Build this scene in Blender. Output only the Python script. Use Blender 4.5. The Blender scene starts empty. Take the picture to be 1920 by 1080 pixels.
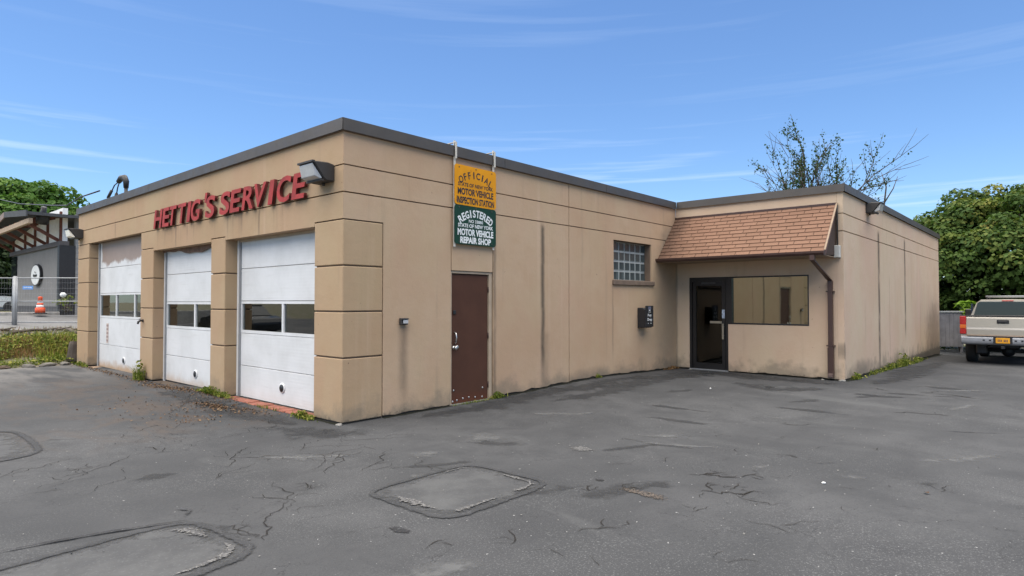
import bpy, bmesh, math, random
import numpy as np
from mathutils import Vector, Matrix, noise as mnoise
R_ = math.radians
scene = bpy.context.scene

# ------------------------------------------------------------------ camera
cam_d = bpy.data.cameras.new('camera'); cam = bpy.data.objects.new('camera', cam_d)
scene.collection.objects.link(cam)
cam.location = (-4.627, -7.048, 1.6)
cam.rotation_euler = (R_(90 + 1.274), 0, R_(41.521 - 90))
cam_d.lens = 21.92; cam_d.sensor_width = 36; cam_d.clip_start = 0.05; cam_d.clip_end = 3000
scene.camera = cam

# ------------------------------------------------------------------ sky, sun, exposure
SUN_EL, SUN_AZ = 80, 150            # azimuth of the sun seen from the scene, degrees CCW from +X
w = bpy.data.worlds.new('World'); scene.world = w; w.use_nodes = True
nt = w.node_tree; nt.nodes.clear()
def wn(t, **k):
    n = nt.nodes.new(t)
    for a, b in k.items(): setattr(n, a, b)
    return n
wo = wn('ShaderNodeOutputWorld'); bg = wn('ShaderNodeBackground'); bg.inputs['Strength'].default_value = 0.100
sky = wn('ShaderNodeTexSky', sky_type='NISHITA', sun_disc=False)
sky.sun_elevation = R_(SUN_EL); sky.sun_rotation = R_(90 - SUN_AZ)
sky.altitude = 0; sky.air_density = 1.0; sky.dust_density = 0.2; sky.ozone_density = 2.5
tc = wn('ShaderNodeTexCoord'); mp = wn('ShaderNodeMapping'); mp.inputs['Scale'].default_value = (1.1, 1.1, 30)
mp.inputs['Location'].default_value = (1.7, .9, .62)
nz = wn('ShaderNodeTexNoise'); nz.inputs['Scale'].default_value = 1.5; nz.inputs['Detail'].default_value = 6; nz.inputs['Roughness'].default_value = .55
nz.inputs['Distortion'].default_value = .15
rp = wn('ShaderNodeMapRange'); rp.inputs['From Min'].default_value = .535; rp.inputs['From Max'].default_value = .80
rp.inputs['To Max'].default_value = .78
mx = wn('ShaderNodeMix', data_type='RGBA'); mx.inputs['B'].default_value = (6.2, 7.0, 7.9, 1)
tint = wn('ShaderNodeMix', data_type='RGBA', blend_type='MULTIPLY'); tint.inputs['Factor'].default_value = 1
tint.inputs['B'].default_value = (.72, .88, 1.06, 1)
L = nt.links.new
L(tc.outputs['Generated'], mp.inputs['Vector']); L(mp.outputs[0], nz.inputs['Vector']); L(nz.outputs['Fac'], rp.inputs['Value'])
L(sky.outputs[0], tint.inputs['A']); L(tint.outputs['Result'], mx.inputs['A']); sx = wn('ShaderNodeSeparateXYZ'); el = wn('ShaderNodeMapRange'); el.inputs['From Min'].default_value = .13; el.inputs['From Max'].default_value = .30; el.inputs['To Min'].default_value = 1; el.inputs['To Max'].default_value = .12
ml = wn('ShaderNodeMath', operation='MULTIPLY'); L(tc.outputs['Generated'], sx.inputs[0]); L(sx.outputs[2], el.inputs['Value']); L(rp.outputs[0], ml.inputs[0]); L(el.outputs[0], ml.inputs[1]); L(ml.outputs[0], mx.inputs['Factor'])
L(mx.outputs['Result'], bg.inputs['Color']); L(bg.outputs[0], wo.inputs['Surface'])

sd = bpy.data.lights.new('sun', 'SUN'); sd.energy = 5.0; sd.angle = R_(112); sd.color = (1, .91, .76)
sun = bpy.data.objects.new('sun', sd); scene.collection.objects.link(sun)
sun.rotation_euler = (R_(90 - SUN_EL), 0, R_(SUN_AZ + 90)); sun.location = (-20, -10, 30)
vs = scene.view_settings; vs.view_transform = 'Standard'; vs.look = 'None'; vs.gamma = 1; vs.use_curve_mapping = False
vs.exposure = 0.82
cy = scene.cycles; cy.max_bounces = 6; cy.diffuse_bounces = 3; cy.glossy_bounces = 3; cy.transmission_bounces = 4; cy.transparent_max_bounces = 8

# ------------------------------------------------------------------ helpers
C = scene.collection
rng = np.random.default_rng(7); random.seed(7)

def tag(o, label=None, cat=None, group=None, kind=None):
    if label: o['label'] = label
    if cat: o['category'] = cat
    if group: o['group'] = group
    if kind: o['kind'] = kind
    return o
def thing(name, label, cat, loc=(0, 0, 0), rz=0, group=None):
    o = bpy.data.objects.new(name, None); C.objects.link(o); o.location = loc; o.rotation_euler = (0, 0, rz)
    o.empty_display_size = .2
    return tag(o, label, cat, group)
def link(name, me, mat=None, parent=None):
    o = bpy.data.objects.new(name, me); C.objects.link(o)
    if mat is not None and len(me.materials) == 0: me.materials.append(mat)
    if parent: o.parent = parent
    return o
def raw(name, v, f, mat, parent=None, smooth=False):
    me = bpy.data.meshes.new(name); me.from_pydata([tuple(p) for p in v], [], f)
    if smooth: me.polygons.foreach_set('use_smooth', [True] * len(me.polygons))
    me.update(); return link(name, me, mat, parent)
def bmobj(name, bm, mat, parent=None, bevel=0, smooth=False, seg=1):
    if bevel: bmesh.ops.bevel(bm, geom=list(bm.edges), offset=bevel, segments=seg, affect='EDGES', profile=.5)
    bmesh.ops.recalc_face_normals(bm, faces=list(bm.faces))
    me = bpy.data.meshes.new(name); bm.to_mesh(me); bm.free()
    if smooth: me.polygons.foreach_set('use_smooth', [True] * len(me.polygons))
    return link(name, me, mat, parent)
def bmbox(bm, x0, x1, y0, y1, z0, z1):
    v = [bm.verts.new(p) for p in ((x0,y0,z0),(x1,y0,z0),(x1,y1,z0),(x0,y1,z0),(x0,y0,z1),(x1,y0,z1),(x1,y1,z1),(x0,y1,z1))]
    for q in ((0,3,2,1),(4,5,6,7),(0,1,5,4),(1,2,6,5),(2,3,7,6),(3,0,4,7)): bm.faces.new([v[i] for i in q])
    return v
def box(name, x, y, z, mat, parent=None, bevel=0, seg=1):
    bm = bmesh.new(); bmbox(bm, min(x), max(x), min(y), max(y), min(z), max(z))
    return bmobj(name, bm, mat, parent, bevel, seg=seg)
def prism(name, poly, axis, a, b, mat, parent=None, bevel=0):
    """polygon of (u,v): axis x -> (y,z), axis y -> (x,z), axis z -> (x,y); extruded from a to b"""
    def P(u, v, t): return (t, u, v) if axis == 'x' else (u, t, v) if axis == 'y' else (u, v, t)
    bm = bmesh.new()
    A = [bm.verts.new(P(u, v, a)) for u, v in poly]; B = [bm.verts.new(P(u, v, b)) for u, v in poly]
    n = len(poly); bm.faces.new(A); bm.faces.new(B[::-1])
    for i in range(n): bm.faces.new((A[i], B[i], B[(i+1) % n], A[(i+1) % n]))
    return bmobj(name, bm, mat, parent, bevel)
def tube_geo(pts, rad, n=8, cap=True):
    pts = [Vector(p) for p in pts]; rad = rad if hasattr(rad, '__len__') else [rad] * len(pts)
    V, Fc = [], []; t0 = (pts[1] - pts[0]).normalized()
    u = t0.orthogonal().normalized()
    for i, p in enumerate(pts):
        t = (pts[min(i+1, len(pts)-1)] - pts[max(i-1, 0)]).normalized()
        u = (u - t * u.dot(t)); u = u.normalized() if u.length > 1e-6 else t.orthogonal().normalized()
        b = t.cross(u)
        for k in range(n):
            a = 2 * math.pi * k / n; V.append(p + (u * math.cos(a) + b * math.sin(a)) * rad[i])
    for i in range(len(pts) - 1):
        for k in range(n):
            a, b_ = i*n+k, i*n+(k+1) % n; Fc.append((a, b_, b_+n, a+n))
    if cap: Fc.append(tuple(range(n))[::-1]); Fc.append(tuple(range((len(pts)-1)*n, len(pts)*n)))
    return V, Fc
def tube(name, pts, rad, mat, parent=None, n=8, smooth=True):
    V, Fc = tube_geo(pts, rad, n); return raw(name, V, Fc, mat, parent, smooth)
def merge(geos):
    V, Fc = [], []
    for v, f in geos:
        o = len(V); V += list(v); Fc += [tuple(i + o for i in q) for q in f]
    return V, Fc
def beam(a, b, wd, ht):
    """rectangular bar from a to b"""
    a, b = Vector(a), Vector(b); t = (b - a).normalized(); s = t.cross(Vector((0, 0, 1)))
    s = s.normalized() if s.length > 1e-5 else Vector((1, 0, 0)); u = s.cross(t)
    V = []
    for p in (a, b):
        for i, j in ((-1,-1),(1,-1),(1,1),(-1,1)): V.append(p + s*(i*wd/2) + u*(j*ht/2))
    return V, [(3,2,1,0),(4,5,6,7),(0,1,5,4),(1,2,6,5),(2,3,7,6),(3,0,4,7)]
def lathe(name, prof, axis_o, axis, mat, parent=None, n=24, smooth=True):
    ax = Vector(axis).normalized(); u = ax.orthogonal().normalized(); b = ax.cross(u); o = Vector(axis_o); V, Fc = [], []
    for r, h in prof:
        for k in range(n):
            a = 2*math.pi*k/n; V.append(o + ax*h + (u*math.cos(a) + b*math.sin(a))*r)
    for i in range(len(prof)-1):
        for k in range(n):
            a, c = i*n+k, i*n+(k+1) % n; Fc.append((a, c, c+n, a+n))
    Fc.append(tuple(range(n))[::-1]); Fc.append(tuple(range((len(prof)-1)*n, len(prof)*n)))
    return raw(name, V, Fc, mat, parent, smooth)
def text_mesh(s, size=1, bold=.0, extrude=.0, shear=0, spacing=1.0, bevel=0):
    cu = bpy.data.curves.new('t', 'FONT'); cu.body = s; cu.size = size; cu.offset = bold; cu.extrude = extrude; cu.shear = shear
    cu.space_character = spacing; cu.bevel_depth = bevel; cu.resolution_u = 4
    o = bpy.data.objects.new('t', cu); C.objects.link(o); dg = bpy.context.evaluated_depsgraph_get()
    me = bpy.data.meshes.new_from_object(o.evaluated_get(dg)); bpy.data.objects.remove(o); bpy.data.curves.remove(cu)
    return me
def mbounds(me):
    a = np.array([v.co[:] for v in me.vertices]); return a.min(0), a.max(0)
def place(me, ox, oy, wd, ht):
    """scale a text mesh so that its box is wd x ht with lower left corner at ox,oy"""
    lo, hi = mbounds(me); s = Matrix.Diagonal((wd/(hi[0]-lo[0]), ht/(hi[1]-lo[1]), 1, 1))
    me.transform(Matrix.Translation((ox, oy, 0)) @ s @ Matrix.Translation((-lo[0], -lo[1], 0)))
def join_meshes(name, mes, mat, mtx, parent):
    geos = []
    for me in mes: geos.append(([mtx @ v.co for v in me.vertices], [tuple(p.vertices) for p in me.polygons]))
    V, Fc = merge(geos); return raw(name, V, Fc, mat, parent)
WEST = lambda x, y, z: Matrix(((0,0,-1,x),(-1,0,0,y),(0,1,0,z),(0,0,0,1)))   # faces -X, text runs to -Y
SOUTH = lambda x, y, z: Matrix(((1,0,0,x),(0,0,-1,y),(0,1,0,z),(0,0,0,1)))   # faces -Y, text runs to +X

# ------------------------------------------------------------------ materials
class NT:
    def __init__(s, name):
        s.m = bpy.data.materials.new(name); s.m.use_nodes = True; s.t = s.m.node_tree; s.b = s.t.nodes['Principled BSDF']
        s.out = s.t.nodes['Material Output']; s._p = None
    def n(s, t, **k):
        n = s.t.nodes.new(t)
        for a, b in k.items(): setattr(n, a, b)
        return n
    def l(s, a, b): s.t.links.new(a, b)
    def setv(s, sock, v):
        if isinstance(v, bpy.types.NodeSocket): s.l(v, sock)
        else:
            if hasattr(sock.default_value, '__len__') and not hasattr(v, '__len__'): v = (v, v, v, 1)[:len(sock.default_value)]
            if hasattr(v, '__len__') and len(v) == 3 and len(sock.default_value) == 4: v = (*v, 1)
            sock.default_value = v
    def pos(s):
        if not s._p: s._p = s.n('ShaderNodeNewGeometry').outputs['Position']
        return s._p
    def obj(s): return s.n('ShaderNodeTexCoord').outputs['Object']
    def xyz(s, v=None):
        q = s.n('ShaderNodeSeparateXYZ'); s.l(v or s.pos(), q.inputs[0]); return q.outputs
    def math(s, op, a, b=0., clamp=False):
        q = s.n('ShaderNodeMath', operation=op, use_clamp=clamp); s.setv(q.inputs[0], a); s.setv(q.inputs[1], b); return q.outputs[0]
    def noise(s, scale=1, detail=4, rough=.55, vec=None, stretch=None, dist=0, loc=(0,0,0)):
        v = vec or s.pos()
        mp = s.n('ShaderNodeMapping'); s.l(v, mp.inputs[0]); mp.inputs['Scale'].default_value = stretch or (1,1,1); mp.inputs['Location'].default_value = loc
        q = s.n('ShaderNodeTexNoise'); s.l(mp.outputs[0], q.inputs['Vector'])
        q.inputs['Scale'].default_value = scale; q.inputs['Detail'].default_value = detail; q.inputs['Roughness'].default_value = rough; q.inputs['Distortion'].default_value = dist
        return q.outputs['Fac']
    def ramp(s, v, a, b, lo=0., hi=1., smooth=True):
        q = s.n('ShaderNodeMapRange'); q.interpolation_type = 'SMOOTHSTEP' if smooth else 'LINEAR'
        s.setv(q.inputs['Value'], v); s.setv(q.inputs['From Min'], a); s.setv(q.inputs['From Max'], b); s.setv(q.inputs['To Min'], lo); s.setv(q.inputs['To Max'], hi)
        return q.outputs[0]
    def mix(s, f, a, b, mode='MIX'):
        q = s.n('ShaderNodeMix', data_type='RGBA', blend_type=mode); s.setv(q.inputs['Factor'], f); s.setv(q.inputs['A'], a); s.setv(q.inputs['B'], b); return q.outputs['Result']
    def bump(s, h, strength=.3, dist=.01, nrm=None):
        q = s.n('ShaderNodeBump'); s.setv(q.inputs['Height'], h); q.inputs['Strength'].default_value = strength; q.inputs['Distance'].default_value = dist
        if nrm: s.l(nrm, q.inputs['Normal'])
        return q.outputs[0]
    def fin(s, col=None, rough=None, metal=None, nrm=None, spec=None, **k):
        if col is not None: s.setv(s.b.inputs['Base Color'], col)
        if rough is not None: s.setv(s.b.inputs['Roughness'], rough)
        if metal is not None: s.setv(s.b.inputs['Metallic'], metal)
        if spec is not None: s.setv(s.b.inputs['Specular IOR Level'], spec)
        if nrm is not None: s.l(nrm, s.b.inputs['Normal'])
        for a, b in k.items(): s.setv(s.b.inputs[a], b)
        return s.m
def band(t, v, c, wd):     # 1 at v = c, fading to 0 at distance wd
    return t.ramp(t.math('ABSOLUTE', t.math('SUBTRACT', v, c)), 0, wd, 1, 0)

def plain(name, col, rough=.6, metal=0, var=.12, nscale=6, bump=.08, bscale=60, **k):
    t = NT(name); nz = t.noise(nscale, 5, .6); f = t.ramp(nz, .3, .7, 1-var, 1+var, False)
    c = t.mix(1, col, (1,1,1), 'MULTIPLY'); q = t.n('ShaderNodeVectorMath', operation='SCALE'); t.l(c, q.inputs[0]); t.l(f, q.inputs['Scale'])
    r = t.ramp(t.noise(nscale*3, 3), .3, .7, max(0, rough-.08), min(1, rough+.08), False)
    n = t.bump(t.noise(bscale, 4), bump, .005) if bump else None
    return t.fin(q.outputs[0], r, metal, n, **k)

def stucco_mat(name, streaks=(), drips=None, base=(.42, .303, .19), dark_patches=()):
    t = NT(name); p = t.xyz()
    big = t.noise(.55, 5, .6); mid = t.noise(3.2, 5, .6, loc=(3, 1, 7)); fine = t.noise(140, 3, .6)
    col = t.mix(t.ramp(big, .35, .68), base, tuple(c*m for c, m in zip(base, (.93, .87, .84))))
    col = t.mix(t.ramp(mid, .42, .75, 0, .45), col, tuple(c*m for c, m in zip(base, (.90, .86, .80))))
    tone = t.noise(.8, 3, .6, stretch=(1, 1, .45), loc=(6, 2, 9)); col = t.mix(t.ramp(tone, .50, .68, 0, .5), col, tuple(c*m for c, m in zip(base, (1.0, .90, .93))))
    col = t.mix(t.ramp(tone, .48, .32, 0, .5), col, tuple(c*m for c, m in zip(base, (.96, 1.0, .95))))
    run = t.noise(3.0, 4, .6, stretch=(1.6, 1.6, .10), loc=(1.3, 2.2, 0))
    col = t.mix(t.ramp(run, .58, .84, 0, .36), col, (.22, .185, .14))
    run2 = t.noise(2.2, 4, .6, stretch=(2.2, 2.2, .06), loc=(11.3, 5.2, 0))
    col = t.mix(t.ramp(run2, .60, .78, 0, .25), col, (.58, .43, .33))
    # mildew and splash blotches along the foot of the wall, with a ragged upper edge
    foot = t.math('ADD', p[2], t.math('MULTIPLY', t.math('SUBTRACT', t.noise(2.3, 6, .65), .5), 1.1))
    col = t.mix(t.ramp(foot, .34, -.02, 0, .62), col, (.17, .15, .115))
    foot2 = t.math('ADD', p[2], t.math('MULTIPLY', t.math('SUBTRACT', t.noise(7, 5, .7), .5), .35))
    col = t.mix(t.ramp(foot2, .07, -.03, 0, .8), col, (.055, .05, .042))
    wob = t.math('MULTIPLY', t.math('SUBTRACT', t.noise(1.1, 4, .6, stretch=(0, 0, 1)), .5), .10)
    for ax, c0, wd, z0, z1, st in streaks:
        m = band(t, t.math('ADD', p[ax], wob), c0, wd)
        m = t.math('MULTIPLY', m, t.math('MULTIPLY', t.ramp(p[2], z0-.4, z0+.3), t.ramp(p[2], z1+.12, z1-.05)))
        m = t.math('MULTIPLY', m, t.ramp(t.noise(4, 5, .6, stretch=(1, 1, .5)), .25, .55, .35, 1))
        col = t.mix(t.math('MULTIPLY', m, st), col, (.075, .062, .048))
    if drips:
        y0, y1, z0, z1 = drips
        d = t.noise(5.5, 3, .6, stretch=(1, 1.0, .05), loc=(0, 4.1, 0))
        m = t.math('MULTIPLY', t.ramp(d, .52, .72), t.math('MULTIPLY', t.ramp(p[2], z0, z1), t.ramp(p[2], z1+.06, z1)))
        m = t.math('MULTIPLY', m, t.math('MULTIPLY', t.ramp(p[1], y0-.2, y0+.1), t.ramp(p[1], y1+.2, y1-.1)))
        col = t.mix(t.math('MULTIPLY', m, .6), col, (.13, .10, .075))
    for (cx, cz, rx, rz_, st, ax) in dark_patches:  # soft-edged ovals of darker wall colour
        a = t.math('DIVIDE', t.math('SUBTRACT', p[ax], cx), rx); b = t.math('DIVIDE', t.math('SUBTRACT', p[2], cz), rz_)
        d = t.math('ADD', t.math('MULTIPLY', a, a), t.math('MULTIPLY', b, b)); d = t.math('ADD', d, t.math('MULTIPLY', t.math('SUBTRACT', t.noise(4, 5), .5), .9))
        col = t.mix(t.math('MULTIPLY', t.ramp(d, 1, 0), st), col, (.14, .12, .095))
    chip = t.noise(16, 2, .5); col = t.mix(t.ramp(chip, .745, .775, 0, .6), col, (.10, .06, .045))
    n1 = t.bump(fine, .4, .004); n2 = t.bump(t.noise(9, 4, .65, loc=(4, 4, 4)), .22, .02, n1)
    return t.fin(col, .92, 0, n2, spec=.25)

STUCCO_F = stucco_mat('stucco_front', drips=(.9, 6.7, 2.55, 3.05), streaks=[(1, 9.15, .05, 3.06, 3.4, .5), (1, 5.6, .05, 2.7, 3.05, .6), (1, 2.3, .05, 2.7, 3.05, .6)])  # one tan stucco; base varies per wall to set how lit each looks
STUCCO_L = stucco_mat('stucco_side', base=(.475, .345, .232), streaks=[(0, 4.17, .09, .5, 2.95, .85), (0, 1.0, .13, .3, 1.25, .5), (0, 2.9, .06, 0, 2.5, .55), (0, 6.5, .05, .6, 2.0, .35), (0, 4.25, .2, .0, 1.0, .28)],
                      dark_patches=[(8.9, 1.6, .8, 2.2, .35, 0), (5.6, 0.0, 1.1, .35, .6, 0), (8.95, 2.9, .45, .7, .35, 0)])
STUCCO_A = stucco_mat('stucco_entrance', base=(.53, .41, .30), streaks=[(1, -.02, .05, 0, 2.6, .5)])
STUCCO_W = stucco_mat('stucco_wing', base=(.54, .42, .312), streaks=[(0, 12.55, .17, .1, 3.25, .9), (0, 15.85, .17, .8, 3.3, .8), (0, 13.75, .05, .1, 2.2, .35), (0, 18.3, .05, .1, 2.6, .3)],
                      dark_patches=[(21.0, .6, 2.2, 1.2, .6, 0), (10.8, .1, 1.4, .3, .5, 0), (9.36, .6, .06, .25, .8, 0)])
JOINT = plain('joint_shadow_gap', (.17, .12, .085), .95, bump=0)
DARKGAP = plain('dirt_filled_gap', (.016, .015, .013), .95, bump=0)
INTERIOR = plain('dim_interior_paint', (.22, .21, .19), .9)
CONCRETE = plain('concrete', (.34, .33, .31), .9, var=.25, bump=.3)
COPING = plain('bronze_metal', (.062, .054, .047), .55, .0, var=.15, nscale=2, bump=.03)
BROWN = plain('dark_brown_paint', (.055, .028, .022), .42, var=.12, bump=.05)
BLACKM = plain('black_metal', (.012, .012, .013), .4, bump=.02)
BLACKP = plain('black_plastic', (.016, .016, .018), .5, bump=.03)
BRONZE = plain('bronze_housing', (.035, .032, .031), .6, 0, bump=.05)
STEEL = plain('steel', (.55, .55, .54), .3, .9, bump=.02)
GALV = plain('galvanised_steel', (.30, .31, .32), .55, .4, bump=.05)
RED = plain('red_sign_face', (.33, .026, .023), .7, var=.28, nscale=4, bump=.05)
REDS = plain('red_sign_return', (.085, .007, .007), .55, var=.2, bump=.03)
WHITEP = plain('white_paint', (.74, .74, .73), .55, var=.04, bump=.03)
CREAM = plain('cream_metal', (.55, .52, .46), .6, var=.1)
HANDLE = plain('dull_brass', (.26, .23, .18), .5, .3, bump=.03)
TAN = plain('tan_metal', (.40, .31, .22), .6, var=.1)
RUBBER = plain('rubber', (.022, .022, .022), .8, bump=.2)
BRICKM = plain('red_brick', (.28, .10, .065), .9, var=.35, nscale=9, bump=.4)
ROCK = plain('rock', (.14, .13, .115), .95, var=.4, nscale=5, bump=.7, bscale=18)
SOIL = plain('soil', (.09, .065, .045), .95, var=.4, nscale=5, bump=.7, bscale=25)

def door_white(name, rust=0, brown=None):
    t = NT(name); p = t.xyz()
    col = t.mix(t.ramp(t.noise(1.6, 5, .6), .35, .7), (.68, .68, .675), (.60, .60, .59))
    col = t.mix(t.ramp(t.noise(4, 4, .6, stretch=(1, .25, 3)), .55, .8, 0, .5), col, (.52, .51, .49))
    col = t.mix(t.ramp(t.noise(3, 5, .65, stretch=(1, 2.5, .35), loc=(0, 7, 2)), .60, .82, 0, .4), col, (.47, .44, .40))
    if rust:
        f = t.math('ADD', p[2], t.math('MULTIPLY', t.math('SUBTRACT', t.noise(3, 5, .6), .5), .35))
        col = t.mix(t.ramp(f, .22, .0, 0, rust), col, (.42, .26, .13))
    if brown:
        y0, y1, z0, z1 = brown; wv = t.math('MULTIPLY', t.math('SUBTRACT', t.noise(2.5, 4, .6), .5), .35)
        yy, zz = t.math('ADD', p[1], wv), t.math('ADD', p[2], wv)
        m = t.math('MULTIPLY', t.math('MULTIPLY', t.ramp(yy, y0, y0+.1), t.ramp(yy, y1, y1-.1)), t.ramp(zz, z0, z0+.1))
        col = t.mix(t.math('MULTIPLY', m, .92), col, t.mix(t.noise(3, 4), (.24, .165, .125), (.33, .235, .185)))
    ribs = t.n('ShaderNodeTexWave', wave_type='BANDS', bands_direction='Z'); t.l(t.pos(), ribs.inputs[0]); ribs.inputs['Scale'].default_value = 6.5; ribs.inputs['Distortion'].default_value = .2
    n = t.bump(t.noise(150, 2), .10, .002, t.bump(ribs.outputs['Fac'], .10, .004))
    return t.fin(col, .55, 0, n)
DOOR1 = door_white('door_enamel_stained', .85, (7.75, 10.9, 2.5, 3.1)); DOOR2 = door_white('door_enamel_rusty', .55); DOOR3 = door_white('door_enamel', .12)
def mandoor():
    t = NT('brown_door_paint'); p = t.xyz()
    col = t.mix(t.ramp(t.noise(2.2, 5, .6), .3, .7), (.085, .038, .024), (.070, .031, .020))
    f = t.math('ADD', p[2], t.math('MULTIPLY', t.math('SUBTRACT', t.noise(6, 6, .7), .5), .3))
    col = t.mix(t.ramp(f, .22, .03, 0, .9), col, (.10, .035, .02))
    return t.fin(col, .6, 0, t.bump(t.noise(40, 4), .08, .004), spec=.2)
DOORB = mandoor()

def glass_mat(name, tint, refl=.5, rough=.02):
    t = NT(name); tr = t.n('ShaderNodeBsdfTransparent'); tr.inputs[0].default_value = (*tint, 1)
    gl = t.n('ShaderNodeBsdfGlossy'); gl.inputs['Color'].default_value = (.9, .93, .92, 1); gl.inputs['Roughness'].default_value = rough
    fr = t.n('ShaderNodeFresnel'); fr.inputs['IOR'].default_value = 1.5
    f = t.math('ADD', t.math('MULTIPLY', fr.outputs[0], 1.0), refl, True)
    ms = t.n('ShaderNodeMixShader'); t.l(f, ms.inputs[0]); t.l(tr.outputs[0], ms.inputs[1]); t.l(gl.outputs[0], ms.inputs[2]); t.l(ms.outputs[0], t.out.inputs['Surface'])
    gl.inputs['Normal'].default_value = (0, 0, 0)
    t.l(t.bump(t.noise(1.2, 2), .04, .02), gl.inputs['Normal'])
    return t.m
GLASS = glass_mat('window_glass', (.5, .52, .5), .06)
DOORGLASS = glass_mat('dark_door_glass', (.32, .33, .34), .0)
def mirror_glass():
    t = NT('reflective_tinted_glass')
    n = t.bump(t.noise(.9, 2), .05, .03)
    return t.fin((.37, .38, .315), .03, 1, n)
MIRROR = mirror_glass()
CARGLASS = plain('dark_car_glass', (.02, .024, .027), .06, 0, bump=0)
def glassblock():
    t = NT('glass_block'); 
    n = t.bump(t.noise(22, 2, .5, stretch=(1, 1, .3)), .6, .02)
    return t.fin(t.mix(t.noise(9, 2), (.24, .27, .27), (.36, .39, .38)), .2, 0, n, spec=.3)
GBLOCK = glassblock()
GBC = plain('glass_block_hollow', (.060, .075, .078), .10, bump=.25, bscale=14)
MORTAR = plain('pale_mortar', (.42, .44, .43), .9)
LENS = plain('lamp_lens', (.42, .43, .44), .18, bump=.1, bscale=30)
LENSW = plain('milky_lens', (.82, .80, .72), .3, bump=.05)
SOFFIT = plain('soffit_paint', (.30, .22, .15), .8)

def shingle_mat():
    t = NT('asphalt_shingle'); oi = t.n('ShaderNodeObjectInfo').outputs['Random']
    base = t.mix(oi, (.20, .116, .075), (.255, .150, .099)); base = t.mix(t.ramp(t.noise(70, 3, .7), .3, .7), base, (.19, .108, .075))
    p = t.xyz(); dark = t.noise(1.6, 5, .65, loc=(5, 3, 1))
    f = t.math('ADD', p[1], t.math('MULTIPLY', dark, 1.5)); base = t.mix(t.ramp(f, .15, .75, 0, .75), base, (.10, .062, .045))
    base = t.mix(t.ramp(t.noise(3, 5, .6), .52, .8, 0, .5), base, (.22, .12, .085))
    return t.fin(base, .95, 0, t.bump(t.noise(180, 3, .7), .5, .004), spec=.2)
SHINGLE = shingle_mat()

def asphalt():
    t = NT('asphalt'); p = t.xyz()
    big = t.noise(.35, 3, .6); mid = t.noise(1.5, 4, .65, dist=.4); 
    col = t.mix(t.ramp(big, .33, .68), (.048, .0475, .047), (.076, .074, .072))
    col = t.mix(t.ramp(mid, .40, .70), col, t.mix(big, (.036, .036, .036), (.060, .059, .058)))
    # long faint sealer sweeps
    sw = t.noise(.9, 4, .6, stretch=(.35, 1.6, 1), loc=(2, 0, 0), dist=.6); col = t.mix(t.ramp(sw, .55, .75, 0, .5), col, (.042, .041, .041))
    sw2 = t.noise(.8, 5, .65, stretch=(1.2, .5, 1), loc=(8, 4, 0), dist=.5); col = t.mix(t.ramp(sw2, .56, .78, 0, .55), col, (.100, .098, .093))
    # worn aggregate
    agg = t.noise(75, 2, .75); wear = t.ramp(t.noise(.55, 4, .65, loc=(4, 9, 0)), .42, .60)
    col = t.mix(t.math('MULTIPLY', t.ramp(agg, .56, .66), t.math('ADD', .08, t.math('MULTIPLY', wear, .42))), col, (.18, .176, .166))
    col = t.mix(t.ramp(t.noise(45, 2, .7, loc=(2, 2, 2)), .52, .68, 0, .5), col, (.040, .040, .041))
    chips = t.noise(26, 2, .5, loc=(9, 1, 0)); col = t.mix(t.ramp(chips, .735, .77, 0, .7), col, (.40, .38, .35))
    # silt and leaf mould washed out of the bays
    zone = t.math('MULTIPLY', t.ramp(p[0], -4.2, -1.2), t.math('MULTIPLY', t.ramp(p[1], .3, 1.6), t.ramp(p[1], 10.5, 7)))
    silt = t.noise(1.1, 4, .7, stretch=(1.7, .8, 1), loc=(1, 6, 0), dist=.8)
    col = t.mix(t.math('MULTIPLY', t.ramp(silt, .42, .62, 0, .85), zone), col, t.mix(t.noise(9, 5), (.052, .041, .034), (.105, .082, .066)))
    far = t.ramp(p[1], 6, 10.5); col = t.mix(t.math('MULTIPLY', far, t.ramp(t.noise(.8, 5, .6, stretch=(2, .5, 1), loc=(0, 3, 3)), .38, .6)), col, (.135, .124, .112))
    # hairline crazing
    dv = t.n('ShaderNodeVectorMath', operation='ADD'); t.l(t.pos(), dv.inputs[0]); nn = t.n('ShaderNodeTexNoise'); t.l(t.pos(), nn.inputs['Vector']); nn.inputs['Scale'].default_value = 2.2; nn.inputs['Detail'].default_value = 5; nn.inputs['Roughness'].default_value = .7
    sc = t.n('ShaderNodeVectorMath', operation='SCALE'); t.l(nn.outputs['Color'], sc.inputs[0]); sc.inputs['Scale'].default_value = .55; t.l(sc.outputs[0], dv.inputs[1])
    crz = None
    for s_, wd, lo, loc in ((1.7, .012, .50, (0, 0, 0)), (4.2, .022, .56, (5, 2, 0))):
        vo = t.n('ShaderNodeTexVoronoi', feature='DISTANCE_TO_EDGE', voronoi_dimensions='2D'); t.l(dv.outputs[0], vo.inputs['Vector']); vo.inputs['Scale'].default_value = s_
        k = t.math('MULTIPLY', t.ramp(vo.outputs['Distance'], 0, wd, 1, 0), t.ramp(t.noise(.6, 3, .7, loc=loc), lo, lo+.08))
        k = t.math('MULTIPLY', k, t.ramp(p[0], 8, 2, .15, 1))
        col = t.mix(t.math('MULTIPLY', k, .8), col, (.028, .027, .027)); crz = k if crz is None else t.math('MAXIMUM', crz, k)
    col = t.mix(1, col, (.955, 1, 1.06), 'MULTIPLY')
    return t.fin(col, .88, 0, t.bump(t.noise(75, 2, .75), .3, .008), spec=.25)
ASPHALT = asphalt()
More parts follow.
